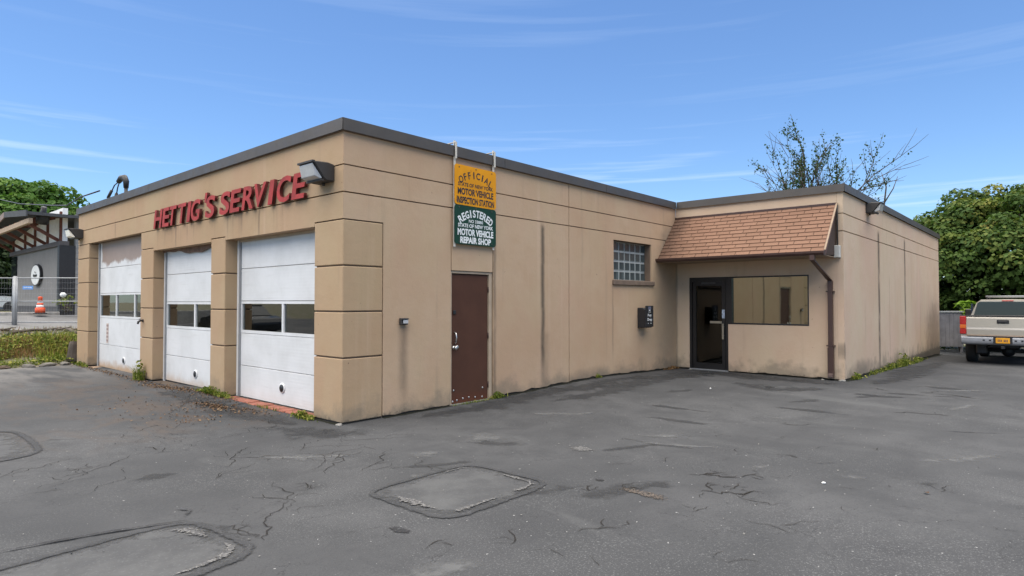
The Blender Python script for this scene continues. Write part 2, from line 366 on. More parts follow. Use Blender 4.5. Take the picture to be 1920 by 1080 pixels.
def worn_edges(t, nscale, amp, lo, hi, top=1.):
    """the coat thins out and breaks up towards its edges (attribute e: 0 at the rim, 1 inside)"""
    at = t.n('ShaderNodeAttribute'); at.attribute_name = 'e'
    v = t.math('ADD', at.outputs['Fac'], t.math('MULTIPLY', t.math('SUBTRACT', t.noise(nscale, 4, .7, loc=(3, 8, 1)), .5), amp))
    tr = t.n('ShaderNodeBsdfTransparent'); ms = t.n('ShaderNodeMixShader'); t.l(t.ramp(v, lo, hi, 0, top), ms.inputs[0])
    t.l(tr.outputs[0], ms.inputs[1]); t.l(t.b.outputs[0], ms.inputs[2]); t.l(ms.outputs[0], t.out.inputs['Surface']); return t.m
def seal(name, a, b, nscale=22, amp=1.6, lo=.1, hi=.75, top=.9):
    t = NT(name); col = t.mix(t.ramp(t.noise(2.2, 4, .65), .35, .68), a, b); col = t.mix(t.ramp(t.noise(55, 3, .7), .55, .68, 0, .45), col, (.14, .138, .133))
    t.fin(t.mix(1, col, (.955, 1, 1.06), 'MULTIPLY'), .82, 0, t.bump(t.noise(60, 3, .7), .3, .006), spec=.3); return worn_edges(t, nscale, amp, lo, hi, top)
SEAL = seal('crack_sealer', (.034, .034, .034), (.047, .046, .046)); SEALD = seal('fresh_tar', (.014, .014, .015), (.036, .035, .035), 9, 1.8, .1, .6)
PATCH = seal('worn_patch', (.062, .061, .060), (.092, .090, .086), 9, 1.2, .0, .5)
SMEAR = seal('sealer_smear', (.031, .031, .031), (.044, .043, .042), 3.2, 2.2, .15, 1.0, .75)  # sealer smears; also colours the painted shade along the walls
PALE = seal('pale_scuff', (.115, .112, .107), (.145, .141, .133), 5, 2.4, .25, 1.1, .7)
t = NT('crack_dirt'); t.fin(t.mix(t.noise(30, 3), (.014, .013, .012), (.040, .036, .032)), .95, 0, spec=.1); CRACK = worn_edges(t, 5, 1.5, .05, .5, .75)
t = NT('gap_dirt'); t.fin(t.mix(t.noise(12, 4), (.010, .010, .009), (.032, .034, .022)), .95, 0, spec=.1); GAP = worn_edges(t, 9, 1.0, .0, .4, 1)
def chippy(name, c0, c1, amp):
    t = NT(name); v = t.noise(55, 3, .7)
    col = t.mix(t.ramp(v, .46, .62), c0, c1); t.fin(col, .9, 0, t.bump(v, .5, .01)); return worn_edges(t, 40, amp, .35, .8)
CHIPS = chippy('exposed_chippings', (.065, .065, .066), (.185, .18, .172), 3.2)
RUSTY = chippy('rusty_grit', (.040, .034, .029), (.13, .10, .078), 3.6)
def terrain_mat():
    t = NT('verge_earth'); p = t.xyz()
    g = t.ramp(t.noise(.7, 6, .65), .42, .62); col = t.mix(g, t.mix(t.noise(20, 4, .7), (.30, .265, .215), (.17, .145, .11)), t.mix(t.noise(12, 4), (.085, .11, .03), (.15, .15, .06)))
    return t.fin(col, .95, 0, t.bump(t.noise(14, 6, .7), .8, .05), spec=.2)
TERRAIN = terrain_mat()
PAVE = plain('pale_pavement', (.17, .168, .165), .9, var=.15, nscale=1.5, bump=.2)

def leaf_mat(name, a, b, c, trans=.25):
    t = NT(name); at = t.n('ShaderNodeAttribute'); at.attribute_name = 'v'
    r = t.n('ShaderNodeValToRGB'); t.l(at.outputs['Fac'], r.inputs[0]); e = r.color_ramp.elements
    e[0].color = (*a, 1); e[1].color = (*c, 1); m = e.new(.55); m.color = (*b, 1)
    t.fin(r.outputs[0], .7, 0, spec=.12)
    tl = t.n('ShaderNodeBsdfTranslucent'); t.l(t.mix(1, r.outputs[0], (1.2, 1.35, .7), 'MULTIPLY'), tl.inputs[0]); ms = t.n('ShaderNodeMixShader'); ms.inputs[0].default_value = trans
    t.l(t.b.outputs[0], ms.inputs[1]); t.l(tl.outputs[0], ms.inputs[2]); t.l(ms.outputs[0], t.out.inputs['Surface']); return t.m
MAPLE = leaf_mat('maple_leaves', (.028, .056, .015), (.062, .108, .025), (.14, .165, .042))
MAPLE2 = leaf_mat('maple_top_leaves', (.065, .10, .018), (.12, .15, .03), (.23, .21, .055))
ASHL = leaf_mat('bright_leaves', (.030, .075, .015), (.070, .145, .028), (.14, .22, .05))
DARKL = leaf_mat('dark_leaves', (.018, .034, .014), (.032, .055, .022), (.06, .08, .035))
LIME = leaf_mat('lime_leaves', (.12, .22, .03), (.21, .33, .05), (.34, .44, .09), .35)
WEED = leaf_mat('weed_leaves', (.05, .085, .012), (.13, .17, .028), (.34, .32, .08))
DRY = leaf_mat('dried_weeds', (.14, .07, .035), (.24, .13, .06), (.33, .24, .11), .1)
LITTER = leaf_mat('leaf_litter', (.05, .028, .018), (.12, .07, .04), (.24, .16, .09), .05)
BARK = plain('bark', (.075, .06, .048), .95, var=.35, nscale=4, bump=.6, bscale=18)

# ------------------------------------------------------------------ ground heights
def sstep(v, a, b):
    t = min(1, max(0, (v-a)/(b-a))); return t*t*(3-2*t)
def H(x, y):
    z = .075*math.exp(-((x-5.6)/2.2)**2 - ((y+.2)/1.6)**2)
    z += .05*math.exp(-((y-4.4)/1.0)**2 - ((x+.3)/.9)**2)
    if x > 9.3: z -= .0205*min(x-9.3, 30)
    z += .012*math.sin(.7*x+.4*y)*math.sin(.5*y-.3*x+1) * sstep(math.hypot(x+.5, y+.5), 0, 3)
    k = y - (12.15 + .12*min(0, x+1))
    if k > 0: z = z*(1-sstep(k, 0, 1)) + (.62*sstep(k, .0, 1.7) + .5*sstep(y, 20.5, 25))*sstep(x, -7, -4.5)
    return z
def sheet(name, xs, ys, mat, dz=0, hole=None, jit=0):
    V = [(x, y, H(x, y)+dz) for y in ys for x in xs]; n = len(xs); Fc = []
    for j in range(len(ys)-1):
        for i in range(n-1):
            if hole and hole((xs[i]+xs[i+1])/2, (ys[j]+ys[j+1])/2): continue
            Fc.append((j*n+i, j*n+i+1, (j+1)*n+i+1, (j+1)*n+i))
    o = raw(name, V, Fc, mat, smooth=True); return tag(o, kind='structure')
g = [-1500, -700, -300, -150, -80, -50] + list(np.arange(-36, 60.1, 1.0)) + [80, 120, 200, 400, 800, 1500]
sheet('ground', g, g, TERRAIN, -.03)
lot = sheet('parking_lot', list(np.arange(-15, 26.01, .3)), list(np.arange(-15, 12.16, .3)), ASPHALT, 0, lambda x, y: (.6 < x < 21.6 and .6 < y < 11.5) or (10 < x < 21.6 and -3.2 < y < .7))
drive = sheet('pavement', list(np.arange(-4.4, 3.7, .4)), list(np.arange(19.9, 24.1, .4)), PAVE, .01)
sheet('road', list(np.arange(-26, -7.4, .5)), list(np.arange(-40, 60, 1.5)), ASPHALT, -.006, lambda x, y: x > -15.2 and y < 12.4)

# ------------------------------------------------------------------ garage building
G = thing('service_garage', 'tan stucco service garage with three white overhead doors and a shingled entrance canopy', 'garage')
TOP = 3.86; JW = .009
BV = .006
def pane_part(name, parent, mat, x, y, z): return box(name, x, y, z, mat, parent)

# --- street front, x = 0
FW = box('front_wall', (.024, .30), (.02, 12.03), (3.06, TOP-.01), JOINT, G)
for z0, z1 in ((3.41+JW, TOP), (3.05+JW, 3.41-JW)): prism('stucco_panel', [(0, 0), (0, 12.05), (.1, 12.05), (.1, .1)], 'z', z0, z1, STUCCO_F, FW)
prism('stucco_panel', [(0, 2.69+JW), (.69, 2.69+JW), (.69, 2.64), (3.47, 2.64), (3.47, 2.69+JW), (4.02, 2.69+JW), (4.02, 2.64), (6.75, 2.64), (6.75, 2.69+JW), (7.45, 2.69+JW), (7.45, 3.05-JW), (0, 3.05-JW)], 'x', 0, .22, STUCCO_F, FW)
for v in bpy.data.objects['stucco_panel.002'].data.vertices:
    if v.co.x > .2 and v.co.y < .01: v.co.y = .22
lv = [.022, .86, 1.47, 2.08, 2.69]
def pillar(x1, y0, y1, levels):
    pl = box('pillar', (.024, x1-.024), (y0+.024, y1-.024), (.1, levels[-1]+.02), JOINT, G)
    box('foot_gap', (.012, x1-.012), (y0+.012, y1-.012), (-.15, .3), DARKGAP, pl)
    for a, b in zip(levels, levels[1:]):
        box('pillar_block', (0, x1), (y0, y1), (a+(JW if a > .1 else 0), b-JW), STUCCO_F, pl, .009)
pillar(.636, 0, .69, lv); pillar(.30, 3.47, 4.02, lv); pillar(.30, 6.75, 7.45, lv); pillar(.30, 11.12, 12.05, lv + [3.05])

def overhead_door(y0, y1, top, lev, win, mull, vent, mat, track_w=.125):
    D = box('overhead_door', (.262, .30), (y0-.05, y1+.05), (-.05, top+.35), JOINT, G)
    ya, yb = y0-.03, y1-track_w
    for i, (a, b) in enumerate(zip(lev, lev[1:])):
        if i == win:   # glazed section: rails, stiles and mullions round the panes
            fr = bmesh.new(); st = .05
            ms = [ya] + list(mull) + [yb]
            bmbox(fr, .212, .262, ya, yb, a+.003, a+st); bmbox(fr, .212, .262, ya, yb, b-st*.9, b-.003)
            for j, m in enumerate(ms):
                m0, m1 = (m, m+st) if j == 0 else (m-st, m) if j == len(ms)-1 else (m-st*.55, m+st*.55)
                bmbox(fr, .2115, .2625, m0, m1, a+st+.0005, b-st*.9-.0005)
            bmobj('window_frame', fr, mat, D)
            for j in range(len(ms)-1): box('pane', (.236, .242), (ms[j]+.02, ms[j+1]-.02), (a+.03, b-.03), GLASS, D)
        else:
            box('door_section', (.215, .262), (ya, yb), (a+.004, b-.004), mat, D, .004)
    bm = bmesh.new(); bmbox(bm, .205, .26, y1-track_w, y1-.003, .0, top+.03); bmobj('door_jamb', bm, WHITEP, D)
    box('track_seal', (.19, .214), (y1-track_w-.02, y1-track_w+.028), (.02, top), GALV, D)
    lathe('exhaust_port', [(.078, 0), (.078, .014), (.055, .016)], (.215, vent[0], vent[1]), (-1, 0, 0), WHITEP, D, 20)
    lathe('port_hole', [(.058, 0), (.056, .006)], (.1975, vent[0], vent[1]), (-1, 0, 0), BLACKP, D, 16)
    box('bottom_seal', (.212, .258), (ya, yb), (-.03, lev[0]+.002), BLACKP, D)
    return D
# hole through the backing for the glazed row: backing is the closed curtain behind the panes
def door_with_hole(y0, y1, top, lev, win, mull, vent, mat):
    D = overhead_door(y0, y1, top, lev, win, mull, vent, mat)
    bm = bmesh.new(); a, b = lev[win]+.01, lev[win+1]-.01
    bmbox(bm, .2625, .30, y0-.05, y1+.05, -.05, a); bmbox(bm, .2625, .30, y0-.05, y1+.05, b, top+.35)
    bmesh.ops.recalc_face_normals(bm, faces=list(bm.faces)); bm.to_mesh(D.data); bm.free()
    return D
d3 = door_with_hole(.69, 3.47, 2.64, [.02, .54, 1.08, 1.615, 2.155, 2.72], 2, [1.94], (1.93, .28), DOOR3)
d2 = door_with_hole(4.02, 6.75, 2.64, [.02, .53, 1.075, 1.60, 2.15, 2.72], 2, [5.22], (5.15, .25), DOOR2)
d1 = door_with_hole(7.45, 11.12, 3.05, [.0, .56, 1.21, 1.81, 2.43, 3.1], 2, [8.49, 9.74], (9.14, .25), DOOR1)
tag(d1, 'white overhead door with a brown stained top section'); tag(d2, 'narrow white overhead door with torn brown seal at its head'); tag(d3, 'clean white overhead door beside the corner pillar')
# torn brown head seal over the middle bay and notice strip on the left door
sv = [(4.04, 2.66)]
for i in range(24): y = 4.04 + 2.66*i/23; sv.append((y, 2.60 - .075*max(0, math.sin(i*.21-.4)) - .012*math.sin(i*1.1)))
sv.append((6.70, 2.66)); prism('head_seal', sv, 'x', .17, .185, plain('rotten_seal', (.20, .12, .085), .9, var=.3), d2)
box('head_seal', (.175, .19), (.72, 3.3), (2.60, 2.66), TAN, d3)
nb = box('notice_strip', (.2105, .2145), (10.28, 10.44), (.60, 1.08), plain('faded_notice', (.52, .43, .38), .7, var=.3, nscale=14), d1)
for k in range(5): box('notice_mark', (.208, .2105), (10.30, 10.42), (.64+k*.09, .69+k*.09), plain('faded_ink', (.30, .22, .20), .8, var=.4, nscale=30), d1) if k < 1 else link('notice_mark', bpy.data.objects['notice_mark'].data, None, d1).__setattr__('location', (0, 0, k*.09))
# brick sill course at the foot of the bays
sill = box('door_sill', (-.02, .24), (.70, 3.46), (-.2, .012), SOIL, G)
for k in range(12):
    box('brick', (-.045+random.uniform(-.012, .012), .17), (.72+k*.228, .72+k*.228+.205), (-.1, .024+random.uniform(-.008, .006)), BRICKM, sill, .008)
sill2 = box('door_sill', (-.04, .22), (7.47, 11.1), (-.2, .0), plain('rust_stained_concrete', (.30, .21, .14), .9, var=.3), G, .02)
sill3 = box('door_sill', (-.02, .24), (4.04, 6.73), (-.2, .0), SOIL, G, .02)

# --- long side wall, y = 0
LW = box('side_wall', (.60, 9.33), (.024, .05), (-.15, TOP-.01), JOINT, G)
bm = bmesh.new()   # cut the backing round door and window
for q in ((.60, 1.90, -.15, TOP-.01), (1.90, 2.88, 2.06, TOP-.01), (2.88, 6.56, -.15, TOP-.01), (6.56, 8.11, -.15, 2.06), (6.56, 8.11, 2.90, TOP-.01), (8.11, 9.34, -.15, TOP-.01)):
    bmbox(bm, q[0], q[1], .024, .25, q[2], q[3])
bmesh.ops.recalc_face_normals(bm, faces=list(bm.faces)); bm.to_mesh(LW.data); bm.free()
X1 = 9.328
def ragged_foot(a, b, fn, seed):
    n = max(2, int(abs(b-a)/.11)); return [(a+(b-a)*i/n, fn(a+(b-a)*i/n) + .028 + .022*mnoise.noise(Vector((i*.6+seed, seed, .5))) + .012*mnoise.noise(Vector((i*2.3, seed, 7.5)))) for i in range(n+1)]
def foot_panel(x0, x1, z1, seed): return prism('stucco_panel', ragged_foot(x0, x1, lambda x: H(x, -.02), seed) + [(x1, z1), (x0, z1)], 'y', 0, .12, STUCCO_L, LW)
def lp(x0, x1, z0, z1, bev=BV): return box('stucco_panel', (x0, x1), (0, .12), (z0, z1), STUCCO_L, LW, bev)
for z0, z1 in ((3.41+JW, TOP), (3.05+JW, 3.41-JW)):
    prism('stucco_panel', [(0, 0), (4.97-JW, 0), (4.97-JW, .1), (.1, .1)], 'z', z0, z1, STUCCO_L, LW); lp(4.97+JW, X1, z0, z1, 0)
cp_ = prism('stucco_panel', [(0, 2.69+JW), (.636+JW, 2.69+JW)] + ragged_foot(.636+JW, 1.915, lambda x: H(x, -.02), 3) + [(1.915, 3.05-JW), (0, 3.05-JW)], 'y', 0, .12, STUCCO_L, LW)
for v in cp_.data.vertices:
    if v.co.x < .01 and v.co.y > .1: v.co.x = .12
lp(1.933, 2.852, 2.085, 3.05-JW, .004)
foot_panel(2.868, 4.97-JW, 3.05-JW, 11)
foot_panel(4.97+JW, X1, 2.06, 12); lp(4.97+JW, 6.54, 2.06, 3.05-JW, 0); lp(8.13, X1, 2.06, 3.05-JW, 0)
box('foot_gap', (.66, 1.90), (.012, .023), (-.2, .2), DARKGAP, LW); box('foot_gap', (2.88, 9.32), (.012, .023), (-.2, .2), DARKGAP, LW); lp(6.54, 8.13, 2.905, 3.05-JW, 0)
# reveal of the glass block window
for a in ((6.535, 6.545), (8.125, 8.135)): box('window_reveal', a, (.12, .26), (2.06, 2.905), STUCCO_L, LW)
# steel personnel door
PD = box('steel_door', (1.965, 2.775), (.045, .09), (.02, 2.035), DOORB, G, .003)
tag(PD, 'dark brown steel door below the two signs')
prism('door_frame', [(1.918, -.1), (1.952, -.1), (1.952, 2.045), (2.785, 2.045), (2.785, -.1), (2.852, -.1), (2.852, 2.08), (1.918, 2.08)], 'y', .02, .14, TAN, PD)
box('threshold', (1.952, 2.785), (.0, .14), (-.1, .018), GALV, PD)
tube('pull_handle', [(2.03, .045, 1.13), (2.03, -.0, 1.11), (2.03, -.01, 1.05), (2.03, -.0, .97), (2.03, .045, .95)], .011, STEEL, PD)
lathe('door_knob', [(.03, 0), (.03, .01), (.013, .012), (.013, .035), (.03, .045), (.032, .062), (.02, .075)], (2.02, .045, .89), (0, -1, 0), STEEL, PD, 16)
lathe('door_knob', [(.03, 0), (.03, .01), (.02, .018)], (2.09, .045, .895), (0, -1, 0), STEEL, PD, 16)
box('peep_lock', (2.0, 2.06), (.028, .045), (1.41, 1.47), BLACKM, PD, .004)
for z in (.25, 1.05, 1.80): tube('hinge', [(2.782, .035, z-.05), (2.782, .035, z+.05)], .011, BROWN, PD, 8)
for k, (x, z) in enumerate([(2.02, .23), (2.09, .07), (2.22, .085), (2.35, .09), (2.49, .075), (2.65, .065), (2.66, .21), (2.0, .06)]):
    lathe('bolt', [(.016, 0), (.014, .006), (.006, .009)], (x, .045, z), (0, -1, 0), STEEL, PD, 10)
# glass block window
GB = box('glass_block_window', (6.545, 8.125), (.17, .24), (2.06, 2.905), MORTAR, G)
bw, bh = 1.58/7, .845/4; gme = None
for i in range(7):
    for j in range(4):
        x0 = 6.545+i*bw; z0 = 2.06+j*bh
        if gme is None:
            bm = bmesh.new(); e = .016
            o_ = [bm.verts.new(p) for p in ((e,.03,e),(bw-e,.03,e),(bw-e,.03,bh-e),(e,.03,bh-e))]
            m_ = [bm.verts.new(p) for p in ((e+.008,-.012,e+.008),(bw-e-.008,-.012,e+.008),(bw-e-.008,-.012,bh-e-.008),(e+.008,-.012,bh-e-.008))]
            c_ = [bm.verts.new(p) for p in ((e+.012,.004,e+.014),(bw-e-.07,.004,e+.014),(bw-e-.07,.004,bh-e-.014),(e+.012,.004,bh-e-.014))]
            for k in range(4): bm.faces.new((o_[k], o_[(k+1)%4], m_[(k+1)%4], m_[k])); bm.faces.new((m_[k], m_[(k+1)%4], c_[(k+1)%4], c_[k]))
            bm.faces.new(c_); b0 = bmobj('glass_block', bm, GBLOCK, GB); gme = b0.data; gme.materials.append(GBC)
            for pl in gme.polygons: pl.material_index = 1 if abs(pl.normal.y) > .95 and pl.area > .01 else 0
        else: b0 = link('glass_block', gme, None, GB)
        b0.location = (x0, .165, z0)
SILLM = plain('brown_sill_tile', (.16, .115, .085), .8, var=.2)
for k, (a, b) in enumerate(((6.49, 7.33), (7.338, 8.22))): box('window_sill', (a, b), (-.045, .17), (1.955+k*.006, 2.065), SILLM, GB, .012)

# --- entrance wall, x = 9.33
EW = prism('entrance_wall', ragged_foot(-1.29, -3.578, lambda y: H(9.3, y), 21) + [(-3.578, TOP), (-.001, TOP)] + ragged_foot(-.001, -.345, lambda y: H(9.3, y), 22) + [(-.345, 2.175), (-3.03, 2.175), (-3.03, 1.09), (-1.29, 1.09)], 'x', 9.33, 9.53, STUCCO_A, G)
box('foot_gap', (9.345, 9.40), (-3.57, -1.30), (-.2, .3), DARKGAP, EW).data.transform(Matrix.Translation((.02, 0, -.24))); box('foot_gap', (9.36, 9.40), (-.34, -.002), (-.2, .1), DARKGAP, EW)
ED = bpy.data.objects.new('entrance_door', None); C.objects.link(ED); ED.parent = G; tag(ED, 'black framed glass entrance door under the canopy')
bm = bmesh.new()
for q in ((-.345, -.405, 0, 2.175), (-1.225, -1.29, 0, 2.175), (-.405, -1.225, 2.10, 2.175)): bmbox(bm, 9.345, 9.47, min(q[:2]), max(q[:2]), q[2]-.02, q[3])
bmobj('door_frame', bm, BLACKM, ED)
bm = bmesh.new()
for q in ((-.42, -.50, .03, 2.09), (-1.13, -1.21, .03, 2.09)): bmbox(bm, 9.36, 9.405, q[1], q[0], q[2], q[3])
for q in ((.03, .17), (1.98, 2.09)): bmbox(bm, 9.3602, 9.4048, -1.13, -.50, *q)
bmobj('door_leaf', bm, BLACKM, ED)
box('pane', (9.38, 9.386), (-1.14, -.49), (.16, 1.99), DOORGLASS, ED)
box('threshold', (9.31, 9.47), (-1.285, -.35), (-.03, .028), GALV, ED)
box('push_bar', (9.315, 9.335), (-1.14, -.86), (1.10, 1.155), HANDLE, ED, .004); box('pull_handle', (9.30, 9.322), (-1.195, -1.15), (.74, 1.10), HANDLE, ED, .005)
for z in (.82, 1.02): box('handle_post', (9.32, 9.362), (-1.185, -1.16), (z, z+.02), HANDLE, ED)
box('door_decal', (9.3565, 9.3595), (-1.20, -1.135), (1.22, 1.42), plain('pale_blue_decal', (.35, .42, .52), .5, var=.5, nscale=25), ED)
box('closer_plate', (9.352, 9.36), (-.98, -.64), (2.015, 2.06), plain('scuffed_metal', (.05, .05, .052), .5, var=.5, nscale=40), ED)
SW = bpy.data.objects.new('office_window', None); C.objects.link(SW); SW.parent = G; tag(SW, 'reflective office window right of the entrance door')
bm = bmesh.new()
bmbox(bm, 9.335, 9.46, -3.028, -1.3, 1.092, 1.125); bmbox(bm, 9.335, 9.46, -3.028, -1.3, 2.145, 2.173); bmbox(bm, 9.3355, 9.4595, -3.028, -3.003, 1.1255, 2.1445); bmbox(bm, 9.3355, 9.4595, -1.375, -1.2905, 1.1255, 2.1445)
bmobj('window_frame', bm, BLACKM, SW)
mp0 = box('pane', (-.005, .005), (-.815, .815), (1.124, 2.146), MIRROR, SW); mp0.location = (9.378, -2.189, 0); mp0.rotation_euler = (0, 0, R_(-1.1))

# --- wing side, y = -3.7, and the rest of the shell
WW = box('wing_wall', (9.36, 22.15), (-3.676, -3.5), (-.6, TOP-.01), JOINT, G)
prism('stucco_panel', ragged_foot(9.33, 22.2, lambda x: H(x, -3.72)+.012, 31) + [(22.2, 3.05-JW), (9.33, 3.05-JW)], 'y', -3.7, -3.58, STUCCO_W, WW)
box('foot_gap', (9.34, 22.18), (-3.688, -3.677), (-.6, .06), DARKGAP, WW)
for z0, z1 in ((3.05+JW, 3.41-JW), (3.41+JW, TOP)):
    box('stucco_panel', (9.33, 22.2), (-3.7, -3.58), (z0, z1), STUCCO_W, WW, .005)
box('rear_wall', (22.0, 22.19), (-3.57, 12.04), (-.6, TOP-.02), STUCCO_W, G)
box('north_wall', (.3, 22.0), (11.85, 12.045), (-.3, TOP-.02), STUCCO_F, G)
box('partition_wall', (9.55, 22.0), (.01, .25), (-.3, 3.5), INTERIOR, G)
box('roof_deck', (.1, 22.1), (.06, 11.95), (3.55, 3.68), BLACKP, G); box('roof_deck', (9.54, 22.1), (-3.5, .05), (3.55, 3.68), BLACKP, G)
box('floor_slab', (.302, 22.0), (.26, 11.84), (-.3, -.002), CONCRETE, G); box('floor_slab', (9.5, 22.0), (-3.49, .0), (-.3, .012), CONCRETE, G)
box('partition_wall', (12.2, 12.3), (-3.49, .0), (.012, 3.5), INTERIOR, G); box('partition_wall', (9.55, 12.2), (-.2, -.1), (.012, 3.5), plain('panelling', (.10, .085, .07), .7), G)
box('partition_wall', (8.9, 9.0), (.26, 11.84), (0, 3.5), INTERIOR, G)
# coping: bent metal lengths with visible joints
def coping(pts_axis, a, b, c, out, n, joints=None):
    """lengths of coping along an axis; c wall plane, out = outward direction (-1/+1)"""
    ed = joints or [a + (b-a)*i/n for i in range(n+1)]
    for p, q in zip(ed, ed[1:]):
        p2, q2 = min(p, q)+.004, max(p, q)-.004
        prof = [(c+out*.045, TOP-.005), (c+out*.052, TOP-.012), (c+out*.045, TOP+.15), (c-out*.28, TOP+.135), (c-out*.28, TOP+.003), (c-out*.26, TOP+.003), (c-out*.26, TOP+.02), (c+out*.03, TOP+.02), (c+out*.03, TOP-.005)]
        if pts_axis == 'y': prism('coping', [(u, v) for u, v in prof], 'y', p2, q2, COPING, G)
        else: prism('coping', prof, 'x', p2, q2, COPING, G)
coping('y', -.045, 12.10, 0, -1, 4, [-.045, 3.95, 6.9, 9.6, 12.10])
coping('x', -.045, 9.38, 0, -1, 4, [-.039, 3.1, 6.2, 9.285])
coping('y', -.039, -3.745, 9.33, -1, 2, [-.049, -3.739])
coping('x', 9.285, 22.25, -3.7, -1, 4, [9.291, 12.5, 15.8, 19.1, 22.25])
box('drip_edge', (-.03, .02), (-.03, 12.07), (TOP-.018, TOP-.006), JOINT, G)
box('drip_edge', (.0205, 9.29), (-.03, .02), (TOP-.018, TOP-.006), JOINT, G)

# --- canopy over the entrance
AW = bpy.data.objects.new('canopy', None); C.objects.link(AW); AW.parent = G; tag(AW, 'brown shingled canopy above the entrance')
ez, ex, tz, tx = 2.585, 8.43, 3.60, 9.329; ya, yb = -.006, -3.585
prism('canopy_body', [(ex, ez-.06), (ex, ez), (tx, tz), (tx, ez-.06+.03), (ex+.14, ez-.06)], 'y', yb+.02, ya, plain('dark_underlay', (.05, .03, .022), .95), AW)
box('soffit_board', (ex+.0, tx-.002), (yb+.03, ya-.002), (ez-.075, ez-.062), SOFFIT, AW)
sl = Vector((tx-ex, 0, tz-ez)); sl_len = sl.length; sd_ = sl.normalized(); nrm = Vector((-sd_.z, 0, sd_.x))
rows = 12; expo = sl_len/rows; tabw = .302; sh_me = {}
def shingle_mesh(wd):
    k = round(wd, 3)
    if k in sh_me: return sh_me[k]
    bm = bmesh.new(); g_ = .006
    lo0, lo1 = -.004, expo+.02
    P = lambda v, u, h: (sd_.x*u + nrm.x*h, -v, sd_.z*u + nrm.z*h)
    vb = [bm.verts.new(P(*q)) for q in ((g_, lo0, .002), (wd-g_, lo0, .002), (wd-g_, lo1, .001), (g_, lo1, .001), (g_, lo0, .020), (wd-g_, lo0, .020), (wd-g_, lo1, .003), (g_, lo1, .003))]
    for q in ((0,3,2,1),(4,5,6,7),(0,1,5,4),(1,2,6,5),(2,3,7,6),(3,0,4,7)): bm.faces.new([vb[i] for i in q])
    bmesh.ops.recalc_face_normals(bm, faces=list(bm.faces)); me = bpy.data.meshes.new('shingle'); bm.to_mesh(me); bm.free(); me.materials.append(SHINGLE); sh_me[k] = me; return me
for r in range(rows):
    v = ya; off = (r % 2)*.5*tabw + .03*(r % 3)
    first = True
    while v > yb + .02:
        wd = tabw - (off % tabw) if first else tabw
        first = False
        if v - wd < yb: wd = v - yb
        if wd > .04:
            o = link('shingle', shingle_mesh(wd), None, AW); o.location = (ex + sd_.x*(r*expo), v, ez + sd_.z*(r*expo)); o.rotation_euler = (0, random.uniform(-.006, .006), 0)
        v -= wd
TRIMB = plain('brown_trim', (.11, .05, .038), .6, var=.15)
prism('rake_trim', [(ex-.02, ez-.075), (ex-.02, ez+.012), (tx, tz+.025), (tx, tz-.07), (ex+.06, ez-.075)], 'y', yb-.004, yb+.02, TRIMB, AW)
V, Fc = beam((ex-.01, yb-.006, ez+.022), (tx-.01, yb-.006, tz+.03), .03, .02); raw('rake_edge', V, Fc, SOFFIT, AW)
box('top_flashing', (tx-.03, tx+.0005), (yb, ya), (tz-.01, tz+.035), BROWN, AW)
# gutter: open trough along the eave
prism('gutter', [(ex-.015, ez-.075), (ex-.085, ez-.075), (ex-.115, ez-.035), (ex-.118, ez+.005), (ex-.108, ez+.005), (ex-.105, ez-.03), (ex-.08, ez-.066), (ex-.022, ez-.066), (ex-.022, ez+.0), (ex-.015, ez+.0)], 'y', yb-.01, ya-.001, BROWN, AW)
box('gutter_end', (ex-.117, ex-.016), (yb-.014, yb-.0105), (ez-.074, ez+.004), BROWN, AW); 
for yy in (-.9, -1.9, -2.9): box('gutter_strap', (ex-.12, ex-.01), (yy-.012, yy+.012), (ez+.0055, ez+.009), BROWN, AW)
def rect_pipe(name, pts, wx, wy, parent, mat=BROWN):
    V, Fc = [], []
    for x, y, z in pts:
        for i, j in ((-1,-1),(1,-1),(1,1),(-1,1)): V.append((x+i*wx/2, y+j*wy/2, z))
    for k in range(len(pts)-1):
        for i in range(4): a = k*4+i; b = k*4+(i+1) % 4; Fc.append((a, b, b+4, a+4))
    Fc += [(3,2,1,0), tuple(len(pts)*4-4+i for i in range(4))]
    return raw(name, V, Fc, mat, parent)
DS = rect_pipe('downspout', [(ex-.06, -3.38, ez-.07), (ex-.06, -3.38, ez-.17), (9.275, -3.46, 2.03), (9.275, -3.46, .16), (9.235, -3.46, .11), (9.225, -3.46, .07)], .085, .085, G)
rect_pipe('downspout_shoe', [(9.27, -3.46, .66), (9.27, -3.46, .13), (9.245, -3.46, .05)], .10, .105, DS)
for z in (1.80, .69): box('strap', (9.225, 9.329), (-3.535, -3.385), (z, z+.025), BROWN, DS)

